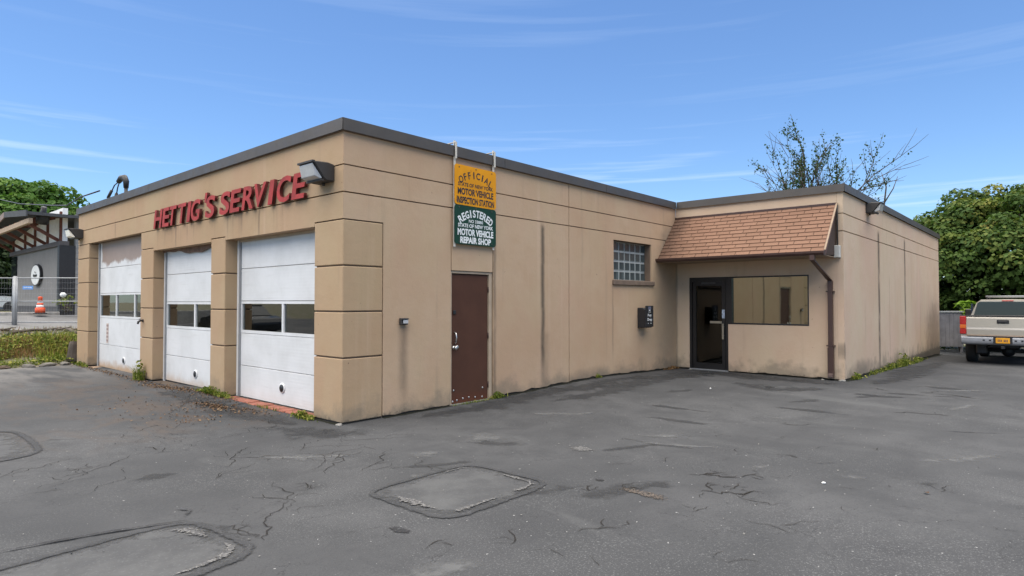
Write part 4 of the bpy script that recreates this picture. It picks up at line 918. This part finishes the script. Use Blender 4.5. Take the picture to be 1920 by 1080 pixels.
# ------------------------------------------------------------------ pickup truck
def pickup():
    T = thing('pickup_truck', 'beige pickup truck parked with its tailgate towards the lot', 'pickup truck', (17.45, -5.76, H(18.5, -5.7)), 0)
    T.rotation_euler = (0, R_(1.17), 0)
    t = NT('pewter_paint'); t.fin(t.mix(t.noise(3, 3), (.46, .42, .355), (.50, .46, .39)), .34, .25, None, **{'Coat Weight': .4, 'Coat Roughness': .1}); PAINT = t.m
    CHROME = plain('dull_chrome', (.30, .31, .33), .5, .3, bump=0); LOWER = plain('bronze_rocker', (.36, .27, .20), .5, .3)
    hw = .97; t = NT('truck_rear_glass'); t.fin((.012, .014, .016), .04, 0, None, spec=.6, **{'Coat Weight': .2, 'Coat Roughness': .02}); TGLASS = t.m
    # bed: two sides, floor and inner walls as one shell
    bm = bmesh.new()
    for s in (-1, 1):
        y0, y1 = sorted((s*hw, s*(hw-.10)))
        prof = [(.12, .72), (.12, 1.36), (2.12, 1.36), (2.12, .72), (1.72, .72), (1.62, .93), (1.40, 1.05), (1.10, 1.08), (.82, 1.02), (.62, .88), (.55, .72)]
        A = [bm.verts.new((x, y0, z)) for x, z in prof]; B = [bm.verts.new((x, y1, z)) for x, z in prof]; n = len(prof)
        bm.faces.new(A); bm.faces.new(B[::-1])
        for i in range(n): bm.faces.new((A[i], B[i], B[(i+1) % n], A[(i+1) % n]))
    bmbox(bm, .14, 2.12, -hw+.101, hw-.101, .78, .84); bmbox(bm, 2.06, 2.12, -hw+.101, hw-.101, .841, 1.34)
    bmobj('bed', bm, PAINT, T, .012)
    box('bed_rail_cap', (.10, 2.12), (hw-.11, hw+.006), (1.362, 1.40), BLACKP, T, .01); box('bed_rail_cap', (.10, 2.12), (-hw-.006, -hw+.11), (1.362, 1.40), BLACKP, T, .01)
    # tailgate
    TG = prism('tailgate', [(.03, .84), (.015, 1.0), (.025, 1.05), (.02, 1.32), (.045, 1.365), (.11, 1.365), (.11, .84)], 'y', -.83, .83, PAINT, T, .008)
    box('handle_bezel', (.002, .022), (-.135, .135), (1.17, 1.275), BLACKP, TG, .012); box('handle', (-.012, .002), (-.10, .10), (1.195, 1.235), BLACKM, TG, .006)
    box('tailgate_cap', (.012, .115), (-.83, .83), (1.366, 1.40), BLACKP, TG, .01); box('lower_trim', (.005, .10), (-.83, .83), (.80, .838), LOWER, TG, .004)
    for s in (-1, 1):
        L_ = bpy.data.objects.new('tail_light', None); C.objects.link(L_); L_.parent = T
        y0, y1 = sorted((s*.835, s*.985)); RLN = plain('red_lens', (.40, .012, .010), .2, bump=0); OR = plain('amber_lens', (.62, .13, .012), .2, bump=0)
        box('red_lens', (.01, .14), (y0, y1), (1.13, 1.37), RLN, L_, .012); box('amber_lens', (.008, .14), (y0, y1), (1.02, 1.126), OR, L_, .008); box('red_lens', (.01, .14), (y0, y1), (.86, 1.016), RLN, L_, .012)
        box('corner_panel', (.06, .16), (min(s*.832, s*.97), max(s*.832, s*.97)), (.72, .855), PAINT, T, .01)
    # bumper
    BP = prism('rear_bumper', [(-.13, .60), (-.15, .66), (-.15, .77), (-.12, .80), (.06, .80), (.06, .58), (-.08, .57)], 'y', -.95, .95, CHROME, T, .018)
    box('step_pad', (-.14, .05), (-.80, .80), (.801, .815), BLACKP, BP); box('plate_recess', (-.155, -.1505), (-.21, .21), (.61, .79), BLACKP, BP)
    PL = box('licence_plate', (-.162, -.1555), (-.155, .155), (.625, .775), plain('orange_yellow_plate', (.72, .33, .012), .45, bump=0), T, .003)
    for k in range(7):
        if k == 3: continue
        box('plate_character', (-.1645, -.1622), (-.11+k*.033, -.11+k*.033+.02), (.665, .73), plain('plate_ink', (.10, .05, .06), .5, bump=0) if k == 0 else bpy.data.materials['plate_ink'], PL)
    for y in (-.42, .42, -.28, .28): box('bumper_hole', (-.153, -.1502), (y-.025, y+.025), (.68, .72), BLACKP, BP)
    box('bumper_sticker', (-.154, -.1505), (-.62, -.46), (.595, .625), WHITEP, BP)
    # cab lofted from sections (x, half width, z) rings
    sec = [(2.16, .94, .70, 1.40, 1.86, .76), (2.45, .97, .60, 1.42, 1.90, .775), (3.3, .97, .56, 1.42, 1.91, .775), (3.75, .97, .56, 1.41, 1.86, .74), (4.45, .97, .56, 1.36, 1.40, .93)]
    V, Fc = [], []
    for x, hw_, z0, zb, zr, hr in sec:
        ring = [(hw_-.06, z0), (hw_, z0+.12), (hw_, zb-.1), (hw_-.03, zb), (hr+.02, zr-.10), (hr-.10, zr), (0, zr+.015)]
        ring = ring + [(-y, z) for y, z in ring[-2::-1]]
        V += [(x, y, z) for y, z in ring]
    m = 13
    for k in range(len(sec)-1):
        for i in range(m): a, b = k*m+i, k*m+(i+1) % m; Fc.append((a, b, b+m, a+m))
    Fc.append(tuple(range(m))); Fc.append(tuple(range((len(sec)-1)*m, len(sec)*m))[::-1])
    raw('cab', V, Fc, PAINT, T)
    prism('rear_window', [(.84, 1.41), (.74, 1.79), (.68, 1.825), (-.68, 1.825), (-.74, 1.79), (-.84, 1.41)], 'x', 2.135, 2.155, TGLASS, T)
    for s in (-1, 1):
        prism('side_window', [(2.5, 1.44), (2.55, 1.78), (3.4, 1.78), (3.85, 1.46)], 'y', s*.90, s*.945, CARGLASS, T)
        box('mirror', (3.75, 3.87), (min(s*1.0, s*1.22), max(s*1.0, s*1.22)), (1.38, 1.62), BLACKP, T, .03)
    box('brake_light', (2.12, 2.15), (-.14, .14), (1.842, 1.872), bpy.data.materials['red_lens'], T, .006)
    for s in (-.45, .45): box('headrest', (2.35, 2.45), (s-.14, s+.14), (1.45, 1.72), BLACKP, T, .04)
    # hood and front
    prism('hood', [(4.40, .60), (4.40, 1.36), (4.6, 1.33), (5.55, 1.24), (5.68, 1.15), (5.70, .60)], 'y', -.96, .96, PAINT, T, .05)
    box('front_bumper', (5.66, 5.86), (-.96, .96), (.50, .74), CHROME, T, .04)
    prism('windscreen', [(3.80, 1.835), (4.43, 1.405), (4.44, 1.425), (3.82, 1.853)], 'y', -.70, .70, CARGLASS, T)
    # roof rack
    RK = bpy.data.objects.new('roof_rack', None); C.objects.link(RK); RK.parent = T
    tube('rack_bar', [(2.45, -.80, 2.0), (2.45, .56, 2.0)], .022, GALV, RK); tube('rack_bar', [(3.3, -.60, 2.0), (3.3, .56, 2.0)], .02, GALV, RK)
    for y in (-.58, .52):
        for x in (2.45, 3.3): tube('rack_foot', [(x, y, 1.88), (x, y, 2.0)], .018, BLACKM, RK)
    # running gear
    for x in (1.12, 4.9):
        for s in (-1, 1):
            W_ = bpy.data.objects.new('wheel', None); C.objects.link(W_); W_.parent = T; W_.location = (x, s*.80, .385)
            lathe('tyre', [(.24, -.13), (.34, -.135), (.375, -.11), (.385, -.07), (.387, 0), (.385, .07), (.375, .11), (.34, .135), (.24, .13)], (0, 0, 0), (0, 1, 0), RUBBER, W_, 40)
            lathe('rim', [(.05, -.06), (.20, -.07), (.235, -.12), (.238, .12), (.20, .07), (.05, .06)], (0, 0, 0), (0, 1, 0), STEEL, W_, 28)
    tube('rear_axle', [(1.12, -.75, .385), (1.12, .75, .385)], .05, BLACKP, T); lathe('differential', [(.05, -.16), (.14, -.10), (.17, 0), (.14, .10), (.05, .16)], (1.12, -.05, .37), (1, 0, 0), BLACKP, T, 16)
    box('chassis_rail', (.1, 5.5), (.38, .46), (.52, .66), BLACKP, T); box('chassis_rail', (.1, 5.5), (-.46, -.38), (.52, .66), BLACKP, T); box('spare_tyre_tray', (.35, 1.0), (-.36, .36), (.46, .60), BLACKP, T, .04)
    tube('exhaust_pipe', [(.15, -.62, .50), (1.0, -.60, .55), (2.5, -.5, .5)], .035, GALV, T); box('hitch_receiver', (-.16, .3), (-.04, .04), (.47, .55), BLACKP, T, .006)
    for s in (-1, 1): box('mud_liner', (.60, 1.66), (min(s*.50, s*.94), max(s*.50, s*.94)), (.82, .90), BLACKP, T)
    box('under_box', (.52, .78), (.40, .66), (.28, .62), BLACKP, T, .03)
pickup()

# ------------------------------------------------------------------ right background
GREYW = plain('weathered_grey_boards', (.17, .165, .17), .85, var=.25, nscale=3, bump=.3, bscale=20)
F_ = thing('board_fence', 'weathered grey board fence between the wing corner and the pickup', 'fence', (22.9, -3.5, H(22.9, -3.6)))
dx_, dy_ = .62/.95, -.72/.95; fm = bpy.data.meshes.new('board'); bm = bmesh.new(); bmbox(bm, 0, .148, -.012, .012, .26, 1.50); bm.to_mesh(fm); bm.free(); fm.materials.append(GREYW)
for k in range(6):
    o = link('board', fm, None, F_); o.location = (.02+dx_*.155*k, -.02+dy_*.155*k, -.008*(k % 3)); o.rotation_euler = (0, 0, math.atan2(dy_, dx_))
for x, y in ((.0, .0), (.62, -.72)): box('post', (x+.05, x+.13), (y-.01, y+.07), (-.1, 1.5), GREYW, F_)
V, Fc = beam((-.05, .12, 1.53), (.70, -.80, 1.53), .16, .05); raw('top_rail', V, Fc, plain('pale_grey_rail', (.33, .34, .33), .8), F_)
V, Fc = beam((.04, .12, .34), (.72, -.74, .32), .05, .09); raw('bottom_rail', V, Fc, GREYW, F_)
def bush(name, label, base, c, rad, ncl, clr, per, size, mat, seed, cat='shrub'):
    o = thing(name, label, cat, base); cc = crown_points(c, rad, ncl, -.9, seed); P, N, W = clumps(cc, rng.uniform(clr*.7, clr*1.2, ncl), per, .6, .3); leaf_mesh('leaves', P, N, size, mat, o, .6, W)
    geos = [tube_geo([(0, 0, 0), tuple(np.array(c)*.5 + rng.normal(scale=.08, size=3)), tuple(p)], [.02, .014, .006], 5) for p in cc[:12]]; V, Fc = merge(geos); raw('stems', V, Fc, BARK, o); return o
bush('lime_shrub', 'lime green broad leaved plant peeking over the pickup tail light', (23.9, -4.42, H(23.9, -4.5)), (0, 0, 1.42), (.36, .36, .42), 12, .22, 420, .26, LIME, 4)
bush('dark_shrub', 'dark low shrub under the maple behind the board fence', (24.8, -4.0, H(24.8, -4)), (0, 0, .7), (.9, 1.0, .8), 30, .4, 200, .17, DARKL, 6)
bush('dark_shrub', 'dark undergrowth behind the pickup below the maple', (26.2, -6.4, H(26, -6.4)), (0, 0, .6), (.9, 2.2, .8), 40, .5, 160, .19, DARKL, 8)

# ------------------------------------------------------------------ left background
NB = thing('grey_building', 'grey neighbouring building with open timber brackets under its roof', 'building', (2.4, 24.3, 1.1))
GREYS = plain('grey_render', (.205, .20, .195), .9, var=.08, nscale=1.5); GREYB = plain('grey_siding', (.24, .24, .24), .85, var=.1); TIM = plain('reddish_timber', (.15, .055, .035), .8, var=.3, nscale=6); WB = plain('white_board', (.78, .78, .76), .8, var=.08); ROOFD = plain('dark_roof_felt', (.055, .06, .068), .85, var=.2); PALEW = plain('pale_raw_wood', (.36, .27, .19), .8, var=.2)
box('front_wall', (0, .25), (.0, 9.6), (-.4, 2.85), GREYS, NB); box('plinth', (-.03, 0.2), (0.3, 9.5), (-.4, .30), plain('dark_plinth', (.07, .07, .075), .9), NB)
SWL = box('side_wall', (.45, 9), (-.02, .2), (-.4, 4.2), GREYB, NB)
for k in range(20): box('siding_board', (.46, 9), (-.045, -.021), (-.3+k*.22, -.3+k*.22+.205), GREYB, SWL)
box('corner_post', (-.12, .45), (-.08, .24), (-.4, 2.87), BLACKP, NB, .01); box('band_course', (-.10, .24), (.0, 9.7), (2.855, 3.05), plain('dark_band', (.11, .10, .10), .9), NB)
box('upper_wall', (.02, .2), (.1, 9.5), (3.052, 4.45), WB, NB)
for y in (.15, 2.3, 4.6, 6.6, 9.2): box('wall_post', (-.06, .02), (y, y+.13), (3.06, 4.3), TIM, NB)
for y in (.2, 2.4, 4.6, 6.8, 9.0): V, Fc = beam((-.02, y+.15, 3.06), (-1.12, y, 3.68), .10, .12); raw('bracket_strut', V, Fc, TIM, NB)
V, Fc = beam((-1.18, 10.2, 3.68), (-1.18, -.5, 3.75), .14, .20); raw('eave_beam', V, Fc, PALEW, NB)
prism('roof', [(10.2, 3.66), (3.6, 4.42), (-.6, 4.10), (-.6, 3.98), (3.6, 4.28), (10.2, 3.52)], 'x', -1.3, 7, ROOFD, NB)
prism('barge_board', [(10.25, 3.70), (3.6, 4.46), (3.6, 4.20), (10.25, 3.44)], 'x', -1.36, -1.31, plain('weathered_fascia', (.22, .17, .15), .8, var=.3), NB)
prism('barge_board', [(3.59, 4.46), (-.65, 4.14), (-.65, 3.90), (3.59, 4.22)], 'x', -1.36, -1.31, ROOFD, NB)
for k in range(9): V, Fc = beam((-1.2, .3+k*1.0, 3.82), (.1, .3+k*1.0, 4.15), .07, .14); raw('rafter', V, Fc, TIM, NB)
lathe('vent_cowl', [(.22, 0), (.24, .3), (.10, .5), (.10, .7)], (-.7, .0, 3.72), (0, -.4, 1), BLACKP, NB, 14)
box('side_door', (1.3, 2.3), (-.06, -.046), (.0, 2.1), plain('brown_grey_door', (.15, .14, .13), .8), NB); box('corner_glazing', (-.05, .0), (8.4, 9.5), (.3, 2.8), CARGLASS, NB)
OS = thing('oval_sign', 'white oval sign with dark rim on the grey building', 'sign', (2.39, 28.3, 2.35))
V = []; 
def oval(name, ry, rz_, x0, x1, mat, parent): return prism(name, [(ry*math.cos(2*math.pi*k/40), .48+rz_*math.sin(2*math.pi*k/40)) for k in range(40)], 'x', x0, x1, mat, parent)
oval('rim', .86, .50, -.10, -.002, BLACKP, OS); oval('face', .79, .45, -.115, -.1005, plain('white_sign_face', (.80, .80, .78), .5, var=.02, bump=0), OS)
pts = [(-.12, .36-.72*i/40, .45+.055*math.sin(i*1.05)+.02*math.sin(i*.37)) for i in range(41)]; tube('script_mark', pts, .014, BLACKP, OS, 5); tube('script_mark', [(-.12, .1-.3*i/12, .60+.04*math.sin(i*.5)) for i in range(13)], .010, BLACKP, OS, 5)

# temporary fence (runs square to the camera's view in this yard, from the post at x = .44, y = 21.9)
u_ = Vector((.6628, -.7487, 0)); o0 = Vector((.44, 21.92, 0))
def fpt(s, z): p = o0 + u_*s; return (p.x, p.y, z)
def fence_panel(label, s0, s1):
    o = thing('mesh_fence', label, 'fence', (o0.x+u_.x*s0, o0.y+u_.y*s0, .7), group='temporary mesh fence panels'); bx = Vector((o0.x+u_.x*s0, o0.y+u_.y*s0, .7))
    q = lambda s, z: Vector(fpt(s, z)) - bx
    for z in (2.48, 1.62, .85): tube('rail', [q(s0, z), q(s1, z)], .021, GALV, o, 8)
    for s in (s0+.03, s1-.03): tube('upright', [q(s, .62), q(s, 2.52)], .026, GALV, o, 8)
    geos = [tube_geo([q(s0+.1*k, .8), q(s0+.1*k, 2.47)], .0016, 3, False) for k in range(1, int((s1-s0)/.1))] + [tube_geo([q(s0, z), q(s1, z)], .0016, 3, False) for z in np.arange(.9, 2.45, .2)]
    V, Fc = merge(geos); m = raw('wire_mesh', V, Fc, GALV, o); m['kind'] = 'stuff'
fence_panel('grey mesh fence panel in front of the oval sign', .04, 3.2); fence_panel('grey mesh fence panel cut off by the left photo edge', -3.2, -.04)
o = tube('fence_post', [fpt(0, .45), fpt(0, 2.55)], .055, GALV, None, 12); tag(o, 'thick galvanised post joining the two mesh fence panels', 'post')
o = thing('fence_sign', 'small blue banner sign wired to the mesh fence', 'sign', fpt(.50, 2.06)); o.rotation_euler = (0, 0, math.atan2(u_.y, u_.x))
box('panel', (-.19, .19), (-.045, -.035), (0, .13), plain('blue_sign', (.12, .28, .62), .5, bump=0), o)
tube('script_mark', [(-.15+.3*i/20, -.048, .065+.022*math.sin(i*1.3)) for i in range(21)], .008, INKW, o, 5)
# traffic cone
o = thing('traffic_cone', 'orange traffic cone with white bands in front of the grey building', 'traffic cone', (1.55, 23.66, H(1.55, 23.66)+.10)); ORG = plain('orange_plastic', (.75, .085, .015), .5, bump=0)
box('base', (-.20, .20), (-.20, .20), (0, .05), BLACKP, o, .015); lathe('cone_foot', [(.17, .05), (.165, .24), (.13, .26)], (0, 0, 0), (0, 0, 1), ORG, o, 20); lathe('white_band', [(.132, .262), (.115, .36)], (0, 0, 0), (0, 0, 1), INKW, o, 20); lathe('cone_body', [(.114, .362), (.10, .44)], (0, 0, 0), (0, 0, 1), ORG, o, 20); lathe('white_band', [(.099, .442), (.088, .52)], (0, 0, 0), (0, 0, 1), INKW, o, 20); lathe('cone_top', [(.087, .522), (.07, .62), (.08, .64), (.08, .68), (.04, .70)], (0, 0, 0), (0, 0, 1), ORG, o, 20)
kb = box('kerb', (-8, 2.3), (24.05, 24.28), (.6, 1.19), CONCRETE, None, .02); tag(kb, kind='structure')
# distant house and car
FH = thing('distant_house', 'pale house with a gridded garage window beyond the mesh fence', 'house', (4.6, 50, .9)); PB = plain('pale_blue_siding', (.36, .39, .43), .8, var=.06)
wl = box('wall', (-6, 4), (0, 7), (-.3, 3.3), PB, FH); prism('roof', [(-6.4, 3.3), (4.4, 3.3), (-1, 6.2)], 'y', -.4, 7.4, ROOFD, FH)
for k in range(10): box('siding_board', (-6, 4), (-.03, -.003), (-.2+k*.34, -.2+k*.34+.32), PB, wl)
wn_ = box('window', (-.75, .75), (-.06, -.035), (1.0, 2.4), BLACKP, FH)
for i in range(4):
    for j in range(4): box('pane', (-.70+i*.36, -.70+i*.36+.28), (-.075, -.061), (1.06+j*.33, 1.06+j*.33+.26), CARGLASS, wn_)
def far_car():
    o = thing('parked_car', 'pale sedan parked beyond the mesh fence at the left edge', 'car', (1.9, 38.3, 1.0)); o.rotation_euler = (0, 0, R_(-20)); PT = plain('silver_car_paint', (.62, .63, .64), .3, .3, bump=0)
    prism('body', [(-2.2, .28), (-2.25, .62), (-2.05, .85), (-1.5, .92), (1.0, .92), (1.95, .80), (2.2, .60), (2.2, .28)], 'y', -.87, .87, PT, o, .05)
    prism('cabin', [(-1.45, .925), (-.85, 1.38), (.25, 1.40), (1.0, .925)], 'y', -.72, .72, CARGLASS, o, .05); box('roof_panel', (-.85, .28), (-.70, .70), (1.385, 1.43), PT, o, .02)
    for x in (-1.35, 1.35):
        for s in (-.80, .80): w_ = lathe('wheel', [(.2, -.10), (.31, -.10), (.32, 0), (.31, .10), (.2, .10)], (x, s, .31), (0, 1, 0), RUBBER, o, 24)
far_car()
def street_car():
    o = thing('street_car', 'dark sedan parked by the street, seen as a reflection in the overhead door windows', 'car', (-8.6, 22.5, 0)); o.rotation_euler = (0, 0, R_(80)); PT = plain('dark_car_paint', (.03, .032, .036), .25, .2, bump=0)
    prism('body', [(-2.2, .28), (-2.25, .62), (-2.05, .85), (-1.5, .95), (1.0, .95), (1.95, .82), (2.2, .60), (2.2, .28)], 'y', -.88, .88, PT, o, .05); prism('cabin', [(-1.5, .955), (-.85, 1.42), (.25, 1.44), (1.05, .955)], 'y', -.74, .74, CARGLASS, o, .05); box('roof_panel', (-.85, .28), (-.70, .70), (1.425, 1.47), PT, o, .02)
    for x in (-1.35, 1.35):
        for s in (-.80, .80): lathe('wheel', [(.2, -.10), (.31, -.10), (.32, 0), (.31, .10), (.2, .10)], (x, s, .32), (0, 1, 0), RUBBER, o, 24)
street_car()
dk = bush('white_flower_bush', 'small weed clump with a white flower head by the corner post', (2.35, 23.4, 1.15), (0, 0, .35), (.35, .35, .35), 12, .2, 260, .12, WEED, 15, 'weed')
lathe('flower_head', [(.02, .62), (.10, .68), (.12, .75), (.06, .83)], (-.1, 0, 0), (0, 0, 1), INKW, dk, 10)

# ------------------------------------------------------------------ weeds, bank planting, rubble
def blades(name, pts, h, mat, parent=None, wdt=.012, lean=.5):
    n = len(pts); a = rng.uniform(0, 6.283, n); hh = h*rng.uniform(.5, 1.2, n); ln = hh*lean*rng.uniform(.2, 1.2, n); d = np.stack([np.cos(a), np.sin(a), np.zeros(n)], 1); s = np.stack([-np.sin(a), np.cos(a), np.zeros(n)], 1)*wdt/2
    P = np.array(pts); up = np.array([0, 0, 1.]); m = P + d*(ln*.35)[:, None] + up*(hh*.6)[:, None]; t = P + d*ln[:, None] + up*hh[:, None]
    V = np.stack([P-s, P+s, m+s*.8, m-s*.8, t], 1).reshape(-1, 3); Fc = []
    for i in range(n): b = i*5; Fc += [(b, b+1, b+2, b+3), (b+3, b+2, b+4)]
    o = raw(name, V, Fc, mat, parent); at = o.data.attributes.new('v', 'FLOAT', 'FACE'); at.data.foreach_set('value', np.repeat(rng.uniform(0, 1, n), 2).astype(np.float32)); return o
def bank_pts(n, x0, x1, k0, k1):
    x = rng.uniform(x0, x1, n); k = rng.uniform(k0, k1, n); y = 12.15 + .12*np.minimum(0, x+1) + k
    return np.array([(a, b, H(a, b)-.01) for a, b in zip(x, y)])
o = blades('bank_grass', bank_pts(3600, -4.5, .9, .05, 1.9), .19, WEED); tag(o, 'green grass covering the low bank left of the garage', 'grass', kind='stuff')
o = blades('tall_weeds', bank_pts(500, -.7, .3, .1, 1.4), .30, WEED, None, .018, .6); tag(o, 'taller green weeds beside the far left garage corner', 'weeds', kind='stuff')
o = blades('dried_grass', bank_pts(3600, -3.4, .2, .5, 1.35), .20, DRY); tag(o, 'reddish brown dried weeds on the bank', 'grass', kind='stuff')
q = bank_pts(7500, -4.0, .5, .0, 1.5); P = q + np.stack([rng.normal(scale=.03, size=len(q)), rng.normal(scale=.03, size=len(q)), rng.uniform(.02, .17, len(q))], 1); N = rng.normal(scale=.5, size=q.shape); N[:, 2] += 1; N[:, 1] -= .4
keep = np.array([mnoise.noise(Vector((p[0]*1.3, p[1]*1.8, 3.3))) > -.12 for p in P]); P, N = P[keep], N[keep]
o = leaf_mesh('bank_ground_cover', P, N, .07, WEED, None, .75); tag(o, 'leafy ground cover on the face of the bank', 'ground cover', kind='stuff')
q = bank_pts(900, -4, 3, 2.0, 9); o = blades('sparse_grass', q, .12, DRY); tag(o, 'thin yellowing grass on the gravel yard', 'grass', kind='stuff')
q = bank_pts(700, -4, 3, 1.6, 9); o = blades('yard_grass', q, .14, WEED); tag(o, 'thin green grass on the gravel yard', 'grass', kind='stuff')
def rock(name, label, c, r, seed, mat=ROCK, parent=None, cat='rock', group=None):
    bm = bmesh.new(); bmesh.ops.create_icosphere(bm, subdivisions=2, radius=1)
    for v in bm.verts:
        n = mnoise.noise(v.co*1.3 + Vector((seed*3.1, 0, 0))); v.co = v.co*(1+.35*n); v.co = Vector((v.co.x*r[0], v.co.y*r[1], v.co.z*r[2]))
    o = bmobj(name, bm, mat, parent); o.location = c; o.rotation_euler = (0, 0, seed*1.7)
    if label: tag(o, label, cat, group)
    return o
rl = ['grey edging rock at the foot of the bank, first from the garage', 'grey edging rock at the foot of the bank, second from the garage', 'grey edging rock at the foot of the bank, third from the garage', 'dark edging rock at the foot of the bank near the left edge', 'dark rock lying at the bank foot by the left photo edge']
for i, (x, y) in enumerate([(-.25, 12.06), (-.62, 12.02), (-1.0, 12.03), (-1.5, 12.0), (-1.75, 12.05)]): rock('edging_rock', rl[i], (x, y, .02), (.2, .10, .06), i+1, SOIL if i > 2 else ROCK, group='rocks edging the bank')
o = thing('tree_stump', 'rotten brown stump against the far left corner of the garage', 'stump', (-.02, 12.32, .05)); lathe('stump_body', [(.17, 0), (.14, .2), (.13, .45), (.11, .52)], (0, 0, 0), (.1, .05, 1), BARK, o, 11, False); tube('root', [(0, 0, .12), (-.16, -.1, .03), (-.3, -.15, -.03)], [.05, .04, .02], BARK, o, 6)
for i, (x, y, rz_) in enumerate([(.3, 17.2, .4), (-.5, 18.3, 1.0), (.9, 16.0, 1.4)]):
    o = thing('fallen_branch', ['grey fallen branch in front of the thick fence post', 'bent grey branch lying left of the fence post', 'short branch lying on the gravel close to the garage'][i], 'branch', (x, y, H(x, y)+.04), rz_); tube('limb', [(-.9, 0, 0), (-.2, .12, .06), (.5, .05, .03), (1.1, .2, .10)], [.05, .045, .04, .015], BARK, o, 6); tube('twig', [(.2, .08, .05), (.5, -.2, .12)], [.02, .008], BARK, o, 5)
q = bank_pts(900, -4, 3, 1.8, 8); geos = []
for p in q: 
    s = rng.uniform(.02, .06); a = rng.normal(size=(4, 3))*s; geos.append(([p + a[0], p + a[1], p + a[2], p + a[3] + np.array([0, 0, s])], [(0, 1, 2), (0, 3, 1), (1, 3, 2), (2, 3, 0)]))
V, Fc = merge(geos); o = raw('yard_gravel', V, Fc, ROCK); tag(o, 'loose stones scattered over the gravel yard', 'gravel', kind='stuff')

def weed(label, x, y, h, n, spread=.12, mat=WEED, broad=True, axis=None):
    z = H(x, y); o = thing('weed_tuft', label, 'weed', (x, y, z), group='weeds along the walls')
    px = rng.normal(scale=spread, size=n); py = rng.normal(scale=.03, size=n)
    if axis == 'y': px, py = py, px
    blades('grass_blades', np.stack([px, py, np.zeros(n)], 1), h*.7, mat, o, .010, .7)['kind'] = 'stuff'
    if broad:
        m = n; qx = rng.normal(scale=spread, size=m); qy = rng.normal(scale=.04, size=m)
        if axis == 'y': qx, qy = qy, qx
        P = np.stack([qx, qy, rng.uniform(.02, h, m)*np.exp(-(qx**2+qy**2)/(2*spread**2))+.01], 1); N = rng.normal(scale=.6, size=P.shape); N[:, 2] += .8; leaf_mesh('leaves', P, N, min(.07, .3*h+.02), mat, o, .6)
    return o
weed('tall weed climbing the pillar between the left and middle bays', -.10, 7.15, .42, 90, .10, axis='y')
weed('grass tuft at the foot of the corner pillar beside the right bay', -.10, .80, .10, 130, .13, axis='y')
weed('grass tuft on the brick sill of the right bay', -.06, 1.9, .07, 60, .3, axis='y', broad=False)
weed('green weeds at the foot of the pillar between middle and right bays', -.08, 3.85, .13, 150, .22, axis='y')
weed('small weeds at the right foot of that same middle pillar', -.05, 3.35, .09, 70, .10, axis='y')
weed('low weeds at the far left pillar foot', -.08, 11.3, .12, 90, .25, axis='y')
weed('thin strip of grass under the brown steel door', 2.40, -.04, .04, 160, .25, broad=False)
weed('weeds at the right jamb foot of the brown steel door', 2.93, -.05, .10, 70, .08)
weed('tiny weed at the side wall foot below the glass blocks', 5.9, -.04, .10, 25, .03)
weed('weed patch at the inner corner beside the entrance', 8.95, -.10, .07, 90, .15, mat=DRY)
weed('small weed at the near corner of the wing', 9.95, -3.78, .14, 60, .12)
weed('largest weed clump along the wing wall', 14.6, -3.85, .34, 190, .40)
weed('weeds along the wing wall just before the largest clump', 13.0, -3.82, .16, 110, .5)
weed('low weeds along the wing wall past the largest clump', 16.6, -3.85, .16, 110, .6)
weed('thin weeds midway to the first dark streak of the wing wall', 11.5, -3.80, .09, 60, .4)
# leaf litter and grit washed out of the bays
def litter(name, label, zones, size, mat, kind='stuff'):
    P = []
    for cx, cy, sx, sy, n in zones:
        x = rng.normal(cx, sx, n); y = rng.normal(cy, sy, n); x = np.minimum(x, -.01); P.append(np.array([(a, b, H(a, b)+.012) for a, b in zip(x, y)]))
    P = np.concatenate(P); N = rng.normal(scale=.35, size=P.shape); N[:, 2] += 1; o = leaf_mesh(name, P, N, size, mat, None, .7); return tag(o, label, 'leaf litter', kind=kind)
litter('leaf_litter', 'brown leaf litter washed out in front of the garage bays', [(-.50, 2.6, .08, .28, 300), (-.2, 5.3, .10, .9, 600), (-.8, 2.9, .25, .5, 90), (-1.0, 1.9, .25, .35, 90), (-.12, 9.3, .06, 1.2, 400), (-.10, 3.9, .08, .5, 200), (-1.3, 3.3, .35, .7, 60), (-.3, 1.9, .08, .3, 80)], .036, LITTER)
P = np.array([(x, y) for x, y in zip(rng.uniform(-4.5, 9, 420), rng.uniform(-6.5, 8, 420)) if not (x > -.05 and y > -.05) and not (x > 9 and y > -4)]); P = np.array([(x, y, H(x, y)+.008) for x, y in P]); N = rng.normal(scale=.5, size=P.shape); N[:, 2] += 1
o = leaf_mesh('scattered_grit', P, N, .018, plain('grit', (.15, .145, .135), .9, bump=0), None, .9); tag(o, 'small pale grit scattered over the asphalt', 'grit', kind='stuff')
for i, (x, y, lb) in enumerate([(1.29, -5.45, 'small white pebble on the asphalt, the nearer of the two'), (6.3, -2.2, 'small white scrap on the asphalt in front of the entrance')]): rock('pebble', lb, (x, y, H(x, y)+.008), (.018, .014, .009), i+20, WHITEP, cat='pebble')
o = leaf_mesh('fallen_leaf', np.array([[1.55, -6.17, H(1.5, -6.1)+.012]]), np.array([[.1, .1, 1.]]), .05, LITTER, None, .7); tag(o, 'single brown leaf on the asphalt at lower right', 'leaf')
for i, (x, y, r) in enumerate([(9.20, -.42, .03), (-.02, .02, .04), (9.31, -3.64, .05), (9.2, -3.3, .03)]): rock('mortar_crumb', ['white mortar crumb beside the entrance threshold', 'pale mortar crumbs under the front corner pillar', 'pale broken mortar under the wing corner', 'pale mortar crumb near the downspout foot'][i], (x-.02, y-.02, H(x, y)+.008), (r*1.4, r, r*.5), i+40, plain('pale_mortar_crumb', (.24, .23, .21), .9) if i == 0 else bpy.data.materials['pale_mortar_crumb'], cat='rubble')
